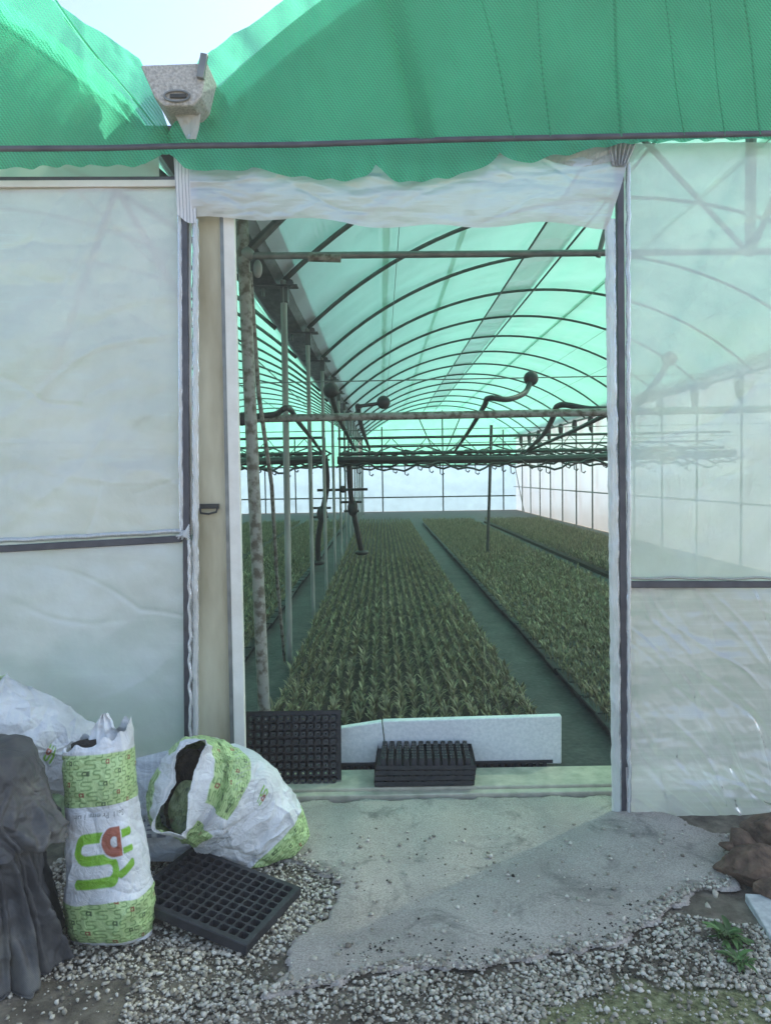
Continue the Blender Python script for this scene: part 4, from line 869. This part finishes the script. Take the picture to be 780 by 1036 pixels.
# A: standing printed sack. v=0 bottom
def pr_A(X, Y, U, L):
    c = np.tile(WHITE, (len(X), 1)); jag = .004*np.sin(X*40)
    m = np.clip((.155+jag-Y)/.002, 0, 1)*np.clip((Y-.012)/.002, 0, 1); c = pattern(c, X, Y, m); m2 = np.clip((Y-(L-.215))/.002, 0, 1)*np.clip((L-.045-Y)/.004, 0, 1); c = pattern(c, X, Y, m2)
    c = logo(c, X+.036, (Y-.215)/1.55, .092, .03); c = text(c, -(X-.11)*1., -(Y-.435), .0085, 'Soil Premium')
    return c
baseA = G(101, 966)
def topA(V, U, v):
    # torn open mouth: lift one side into a ragged flap
    k = np.clip((v-.93)/.07, 0, 1); V = V.copy(); ang = np.cos(U-.5); V[:, 2] += k*(.055*np.clip(ang, 0, 1)**3-.03*np.clip(-ang, 0, 1)); V[:, 2] += k*.010*np.sin(U*9); return V
sA = sack('soil_sack', 'upright white sack with green band print and large green and brown emblem', [baseA+Vector((.01, .10, .0)), baseA+Vector((-.005, .12, .2)), baseA+Vector((-.03, .15, .42)), baseA+Vector((-.05, .18, .665))],
     [.125, .13, .138, .125, .12, .115, .115, .112, .10], [.05, .09, .105, .105, .10, .095, .085, .07, .05], (1, -.10, 0), pr_A, seed=3, wr=.012, extra=topA, power=2.8)
# dark mouth of the standing sack + flap
tA = baseA+Vector((-.05, .18, .655))
b = MB(); b.ball(tA+Vector((-.005, .0, -.02)), (.09, .045, .02)); o = b.build('soil_fill', M['dirt'], sA)
V = []; nI, nJ = 24, 24
for j in range(nJ):
    t = j/(nJ-1)
    for i in range(nI):
        s = i/(nI-1)*2-1; wdt = .055*(1-t**1.5*.85); V.append((tA.x+.0+s*wdt+.03*t*t*0-.0, tA.y+.015-.03*(1-s*s)*(1-t)+.01*math.sin(s*9+t*5), tA.z-.01+t*.095))
V = np.array(V); V[:, 1] += fbm(V*22, 3)*.02; fl = npmesh('torn_flap', V, gridq(nI, nJ), M['bag'], sA, col=np.tile(WHITE*1.02, (len(V), 1))); fl.location = (.02, 0, 0)
# B: tipped open sack, v=0 mouth
def pr_B(X, Y, U, L):
    c = np.tile(WHITE, (len(X), 1)); m = np.clip((.24+.03*np.sin(U*2)-Y)/.003, 0, 1)*np.clip((Y-.035)/.003, 0, 1)*((np.sin(U*2+1) > -.93)*1.); c = pattern(c, X, Y, m, .036)
    m2 = np.clip((Y-(L-.115))/.003, 0, 1); c = pattern(c, X, Y, m2, .036)
    cx_, cy_ = -.10, .33; x = X-cx_; y = Y-cy_; c = logo(c, x, y, .030, .12); d = np.abs(np.hypot(x-.02, y-.02)-.05); c = blend(c, (.35, .37, .38), ((.0015-d)/.002+.5).clip(0, 1)*.6)
    hatch = (np.abs(((Y*.6+X)*60) % 1-.5) < .12)*(np.sin(X*60+Y*90) > -.2)*((X > -.22)*(X < -.02)*(Y > .2)*(Y < .36)); return blend(c, (.38, .39, .42), hatch*.45)
mB = P(183, 796, 2.80); eB = P(288, 866, 3.12)
def mouthB(V, U, v):
    V = V.copy(); k = np.clip(1-v/.10, 0, 1); V[:, 2] += k*(.02*np.sin(U*2+.6)+.012*np.sin(U*5)); V[:, 0] += k*(-.03*np.sin(U)+.02*np.sin(U*3+1)); V[:, 2] = np.maximum(V[:, 2], .008+.01*np.abs(np.sin(U*7)*v)); return V
sB = sack('soil_sack', 'half empty white sack tipped over with its dark open mouth showing', [mB, P(193, 797, 2.92), P(228, 808, 3.04), P(260, 836, 3.10), eB],
     [.155, .17, .18, .19, .195, .19, .175, .155, .12], [.062, .10, .14, .16, .165, .16, .14, .11, .06], (.30, .1, .95), pr_B, seed=8, wr=.024, extra=mouthB, open_end=True, xoff=PI)
# inner lining and soil in mouth
def disc(name, c, ax, bx, ra, rb, m, parent, rough=.02, seed=0, col=None):
    ax = Vector(ax).normalized(); bx = Vector(bx); bx = (bx-ax*bx.dot(ax)).normalized(); nr, na = 18, 60; V = []
    nn = ax.cross(bx)
    for i in range(nr):
        for j in range(na):
            r_ = (i+.001)/(nr-1); t = 2*PI*j/na; V.append(Vector(c)+ax*ra*r_*math.cos(t)+bx*rb*r_*math.sin(t))
    V = np.array([tuple(v) for v in V]); V += np.array(nn)*(fbm(V*14+seed, 3)*rough)[:, None]
    return npmesh(name, V, gridq(na, nr, True), m, parent, col=col)
lin_c = P(190, 800, 2.90); d = disc('soil_fill', lin_c, (.30, .0, .95), (.95, -.2, -.3), .16, .095, M['dirt'], sB, .05)
colr = lambda n: np.tile((.10, .16, .11), (n, 1))
liner_c = lin_c+Vector((-.005, -.035, -.045)); nV = 18*60
_o = disc('inner_liner', liner_c, (.30, .0, .95), (.95, -.2, -.3), .105, .062, M['bag'], sB, .03, 3, np.tile((.3, .4, .3), (nV, 1)))
_i = np.arange(nV)//60/17.; _j = np.arange(nV) % 60/60*2*PI; _x = _i*np.cos(_j)*.12; _y = _i*np.sin(_j)*.08
_c = pattern(np.tile(WHITE*.8, (nV, 1)), _x, _y, np.ones(nV), .034)*.45+.08; _a = _o.data.color_attributes['print']; _a.data.foreach_set('color', np.concatenate([_c, np.ones((nV, 1))], 1).astype(np.float32).ravel())  # print colour darkened to paint in the shade inside the mouth
# C: dull bag behind
def pr_C(X, Y, U, L):
    c = np.tile(np.array((.60, .62, .66)), (len(X), 1)); dots = (np.sin(X*900)*np.sin(Y*900) > .1)*(Y > L*.45); c = blend(c, (.25, .27, .30), dots*.6)
    for k, yy in enumerate((.10, .13, .155, .18)):
        m = (np.abs(Y-yy) < (.010 if k == 0 else .005))*(X > -.08)*(X < (.02 if k == 0 else .09))*((np.sin(X*(300+k*40)) > -.35)); c = blend(c, (.12, .14, .22), m*.85)
    return c
bC = G(150, 905)
sack('soil_sack', 'slack grey-white sack slumped between the upright sack and the tipped one', [bC+Vector((.0, .22, .02)), bC+Vector((0, .27, .14)), bC+Vector((-.03, .31, .28)), bC+Vector((-.06, .36, .40))], [.17, .20, .20, .18, .13], [.06, .12, .13, .10, .05], (1, .05, .12), pr_C, seed=12, wr=.02, mat='bagdull')
# D: sack behind at left leaning on the film
def pr_D(X, Y, U, L):
    c = np.tile(WHITE*.97, (len(X), 1)); m = np.clip((Y-(L-.12))/.003, 0, 1); c = pattern(c, X, Y, m, .036); m = np.clip((.1-Y)/.003, 0, 1); c = pattern(c, X, Y, m, .036)
    x, y = X-.02, Y-.24; c = logo(c, x, y, .035, .12); d = np.abs(np.hypot(x-.01, (y-.02)*1.6)-.055); return blend(c, (.4, .42, .4), ((.0015-d)/.002+.5).clip(0, 1)*.6)
sack('soil_sack', 'white sack lying on the pile by the film wall behind the dark cloth', [P(110, 790, 3.12), P(60, 760, 3.1), P(10, 742, 3.05), P(-50, 720, 3.0)], [.06, .14, .17, .18, .16], [.05, .12, .15, .15, .10], (.25, -.2, .95), pr_D, seed=17, wr=.02)

# ------------------------------------------------------------------ cloth heap
def cloth(label, cx, cy, top, r_top, r_low, drop, nfold, seed, tilt, amp):
    nt_, nr = 420, 150; th = np.tile(np.linspace(0, 2*PI, nt_, endpoint=False), nr); sr = np.repeat(np.linspace(0, 1, nr), nt_)
    circ = np.stack([np.cos(th)*1.6, np.sin(th)*1.6, sr*.9+seed], 1); warp = fbm(circ, 3)*1.1
    hem = 1+.16*(1/np.maximum(np.abs(np.cos(th-tilt)), np.abs(np.sin(th-tilt)))-1)+.05*fbm(circ*np.array([2, 2, 0]), 2)
    s_ = sr*hem; flat = np.clip(s_/.32, 0, 1); fall = np.clip((s_-.22)/.78, 0, 1.3)
    r = r_top*np.sin(flat*PI/2)**.8+(r_low-r_top)*fall**1.2; z = top-.05*flat**2-drop*fall**1.05
    ph = th*nfold+warp*6; f = (.5+.5*np.cos(ph))**1.6; f2 = (.5+.5*np.cos(ph*2.3+warp*5))**2
    r = r+amp*(f-.4)*fall**.8+amp*.35*(f2-.3)*np.clip(fall*1.3, 0, 1)
    x = cx+r*np.cos(th); y = cy+r*np.sin(th)*.9; q = np.stack([x, y, z], 1)
    slump = ridge(q*np.array([5, 5, 8.])+seed+fbm(q*5, 2)[:, None], 2); k = .35+.65*(1-fall.clip(0, 1))
    x = x+.022*slump*np.cos(th); y = y+.022*slump*np.sin(th); z = z+.05*fbm(q*np.array([6, 6, 3.])+seed, 2)*k-.03*np.abs(np.cos(ph*.5))*(flat > .9)*(1-fall.clip(0, 1))
    V = np.stack([x, y, np.maximum(z, .005+.004*np.sin(th*31))], 1)
    V += crumple(V, 110, .009, .12, .013, seed)[:, None]*np.stack([np.cos(th), np.sin(th), .4+0*th], 1)
    o = npmesh('ground_cloth', V, gridq(nt_, nr, True), M['cloth']); sm_ = o.modifiers.new('thick', 'SOLIDIFY'); sm_.thickness = .0025
    tag(o, label, 'cloth', 'dirty ground cloths heaped over the sacks')
cloth('large dirty charcoal ground cloth hanging in folds down to the gravel', -1.335, 2.42, .655, .17, .27, .66, 9, 3, .5, .065)
cloth('smaller crumpled grey ground cloth thrown over the top of the larger one', -1.315, 2.45, .705, .18, .245, .24, 6, 11, .9, .045)

# ------------------------------------------------------------------ rocks, slab, weed
def rock(px, py, Y, size, label, seed, rot=(0, 0, 0), name='rock', ang=.25, mat='rock'):
    b = MB(); b.ball((0, 0, 0), 1, 72, 48); V = np.array(b.v); V = V*(1+.30*pnoise(V*1.3+seed)+.16*pnoise(V*3+seed)+.08*fbm(V*7+seed, 3))[:, None]
    for k in range(5):
        rr = np.random.default_rng(seed*10+k); nn = rr.normal(size=3); nn /= np.linalg.norm(nn); dd = V@nn; lim = rr.uniform(.55, .8); V -= np.clip(dd-lim, 0, 1)[:, None]*nn*.85
    V = V*(1+.035*ridge(V*9+seed, 3))[:, None]; b.v = [tuple(v*np.array(size)) for v in V]; p = P(px, py, Y); o = b.build(name, M[mat], smooth=True); o.location = p; o.rotation_euler = rot
    tag(o, label, 'rock' if name == 'rock' else 'log'); return o
rock(778, 843, 3.05, (.10, .10, .085), 'angular reddish brown rock on top of the pile by the film wall', 3, (0, .3, .2))
rock(748, 849, 3.00, (.058, .05, .036), 'small dark flat rock leaning on the reddish rock', 5, (0, .25, 0))
rock(770, 880, 2.86, (.16, .10, .085), 'large rough dark brown chunk under the reddish rock', 9, (0, -.08, .1))
rock(785, 899, 2.72, (.10, .06, .03), 'smooth pinkish brown rock above the pale slab', 12)
rock(736, 856, 2.98, (.035, .03, .016), 'small clod of dark earth at the left foot of the rock pile', 15)
rock(796, 915, 2.9, (.2, .2, .12), 'dark earth lump behind the pale slab', 19)
# soil hollow by weed
rock(708, 938, 2.63, (.075, .07, .02), 'low mound of bare brown soil beside the weed', 23)
b = MB(); t0 = P(753, 909, 2.72); d1 = (P(790, 985, 2.36)-t0); d1.z = -.01; d1 = d1.normalized()*.62; d2 = Vector((-d1.y, d1.x, 0)); d2 = -d2.normalized()*.30 if d2.x < 0 else d2.normalized()*.30
def slab_box(o_, a, c, z0, z1):
    vs = [o_, o_+a, o_+a+c, o_+c]; lo = [Vector((v.x, v.y, z0)) for v in vs]; hi = [Vector((v.x, v.y, z1)) for v in vs]; b.add(lo+hi, [(3, 2, 1, 0), (4, 5, 6, 7), (0, 1, 5, 4), (1, 2, 6, 5), (2, 3, 7, 6), (3, 0, 4, 7)])
zt = t0.z; slab_box(t0, d1, d2, zt-.028, zt); slab_box(t0+d2*.03+d1*.02, d1*.96, d2*.2, max(.004, zt-.075), zt-.0283); slab_box(t0+d1*.0, d1, d2, .0, max(.02, zt-.0755))
o = b.build('slab', M['slab'], smooth=False, bevel=.004); tag(o, 'pale grey hollow slab lying on the ground below the rocks', 'slab')
def weed(px, py, n, s, label, seed):
    r = random.Random(seed); c = G(px, py); root = empty('weed', (c.x, c.y, 0)); tag(root, label, 'weed'); parts_ = []
    V = []; Q = []
    for k in range(n):
        a = r.uniform(0, 2*PI); L = s*r.uniform(.5, 1.1); w = L*r.uniform(.10, .18); el = r.uniform(.25, 1.2); bx = c.x+r.uniform(-.02, .02); by = c.y+r.uniform(-.02, .02); x_ = 0; z_ = 0; i0 = len(V); st = 6
        for i in range(st+1):
            t = i/st; ww = w*(math.sin(PI*min(.97, t*.85+.12)))**.8; x_i, z_i = x_, z_
            for sg in (-1, 0, 1): V.append((bx+x_i*math.cos(a)-sg*ww*math.sin(a), by+x_i*math.sin(a)+sg*ww*math.cos(a), .004+z_i+abs(sg)*ww*.35))
            e_ = el-t*1.2; x_ += L/st*math.cos(e_); z_ = max(0, z_+L/st*math.sin(e_))
        for i in range(st):
            for j in range(2): Q.append((i0+3*i+j, i0+3*i+j+1, i0+3*i+j+4, i0+3*i+j+3))
    npmesh('leaves', V, Q, M['weed'], root)
    b = MB()
    for k in range(5): a = r.uniform(0, 6.28); b.tube([(c.x, c.y, -.01), (c.x+.02*math.cos(a), c.y+.02*math.sin(a), s*.3), (c.x+.05*math.cos(a), c.y+.05*math.sin(a), s*.5)], .002, 5)
    b.build('stem', M['weed'], root)
weed(733, 950, 50, .080, 'leafy green weed growing from the gravel beside the pale slab', 4)
weed(748, 975, 26, .06, 'small low weed in the gravel below the leafy one', 6)

# ------------------------------------------------------------------ humid air
m, nt, out = nm('humid air'); pv = N(nt, 'ShaderNodeVolumePrincipled'); pv.inputs['Color'].default_value = (.92, .95, .96, 1); pv.inputs['Density'].default_value = .006; pv.inputs['Anisotropy'].default_value = .1
nt.links.new(pv.outputs[0], out.inputs['Volume']); M['haze'] = m
b = MB(); b.box((0, 75, 2.4), (520, 670, 6.9)); o = b.build('haze', M['haze'], smooth=False); tag(o, 'thin humid air filling the greenhouse and the yard', 'haze', kind='stuff')

# ------------------------------------------------------------------ light
SE, SA = R(44), R(52)      # elevation, azimuth from +Y toward +X
w = bpy.data.worlds.new('World'); scene.world = w; w.use_nodes = True; nt = w.node_tree; bg = nt.nodes['Background']
sky = nt.nodes.new('ShaderNodeTexSky'); sky.sky_type = 'NISHITA'; sky.sun_disc = False; sky.sun_elevation = SE; sky.sun_rotation = SA; sky.air_density = .75; sky.dust_density = 2.2; sky.ozone_density = 1.2
nt.links.new(mixc(nt, 1., sky.outputs[0], (.98, 1.0, .93), 'MULTIPLY'), bg.inputs[0]); bg.inputs[1].default_value = .125
sl = bpy.data.lights.new('sun', 'SUN'); sl.energy = 4.3; sl.angle = R(1.2); sl.color = (1, .93, .83); so = bpy.data.objects.new('sun', sl); C.objects.link(so)
dirv = Vector((math.sin(SA)*math.cos(SE), math.cos(SA)*math.cos(SE), math.sin(SE))); so.rotation_euler = dirv.to_track_quat('Z', 'Y').to_euler(); so.location = (3, 10, 12)
vs_ = scene.view_settings; vs_.view_transform = 'Standard'; vs_.look = 'None'; vs_.exposure = 1.85; vs_.gamma = 1; vs_.use_curve_mapping = False
cy = scene.cycles; cy.max_bounces = 10; cy.diffuse_bounces = 4; cy.glossy_bounces = 3; cy.transmission_bounces = 6; cy.transparent_max_bounces = 24; cy.use_denoising = True; cy.sample_clamp_indirect = 6; cy.caustics_reflective = False; cy.caustics_refractive = False
scene.render.engine = 'CYCLES'
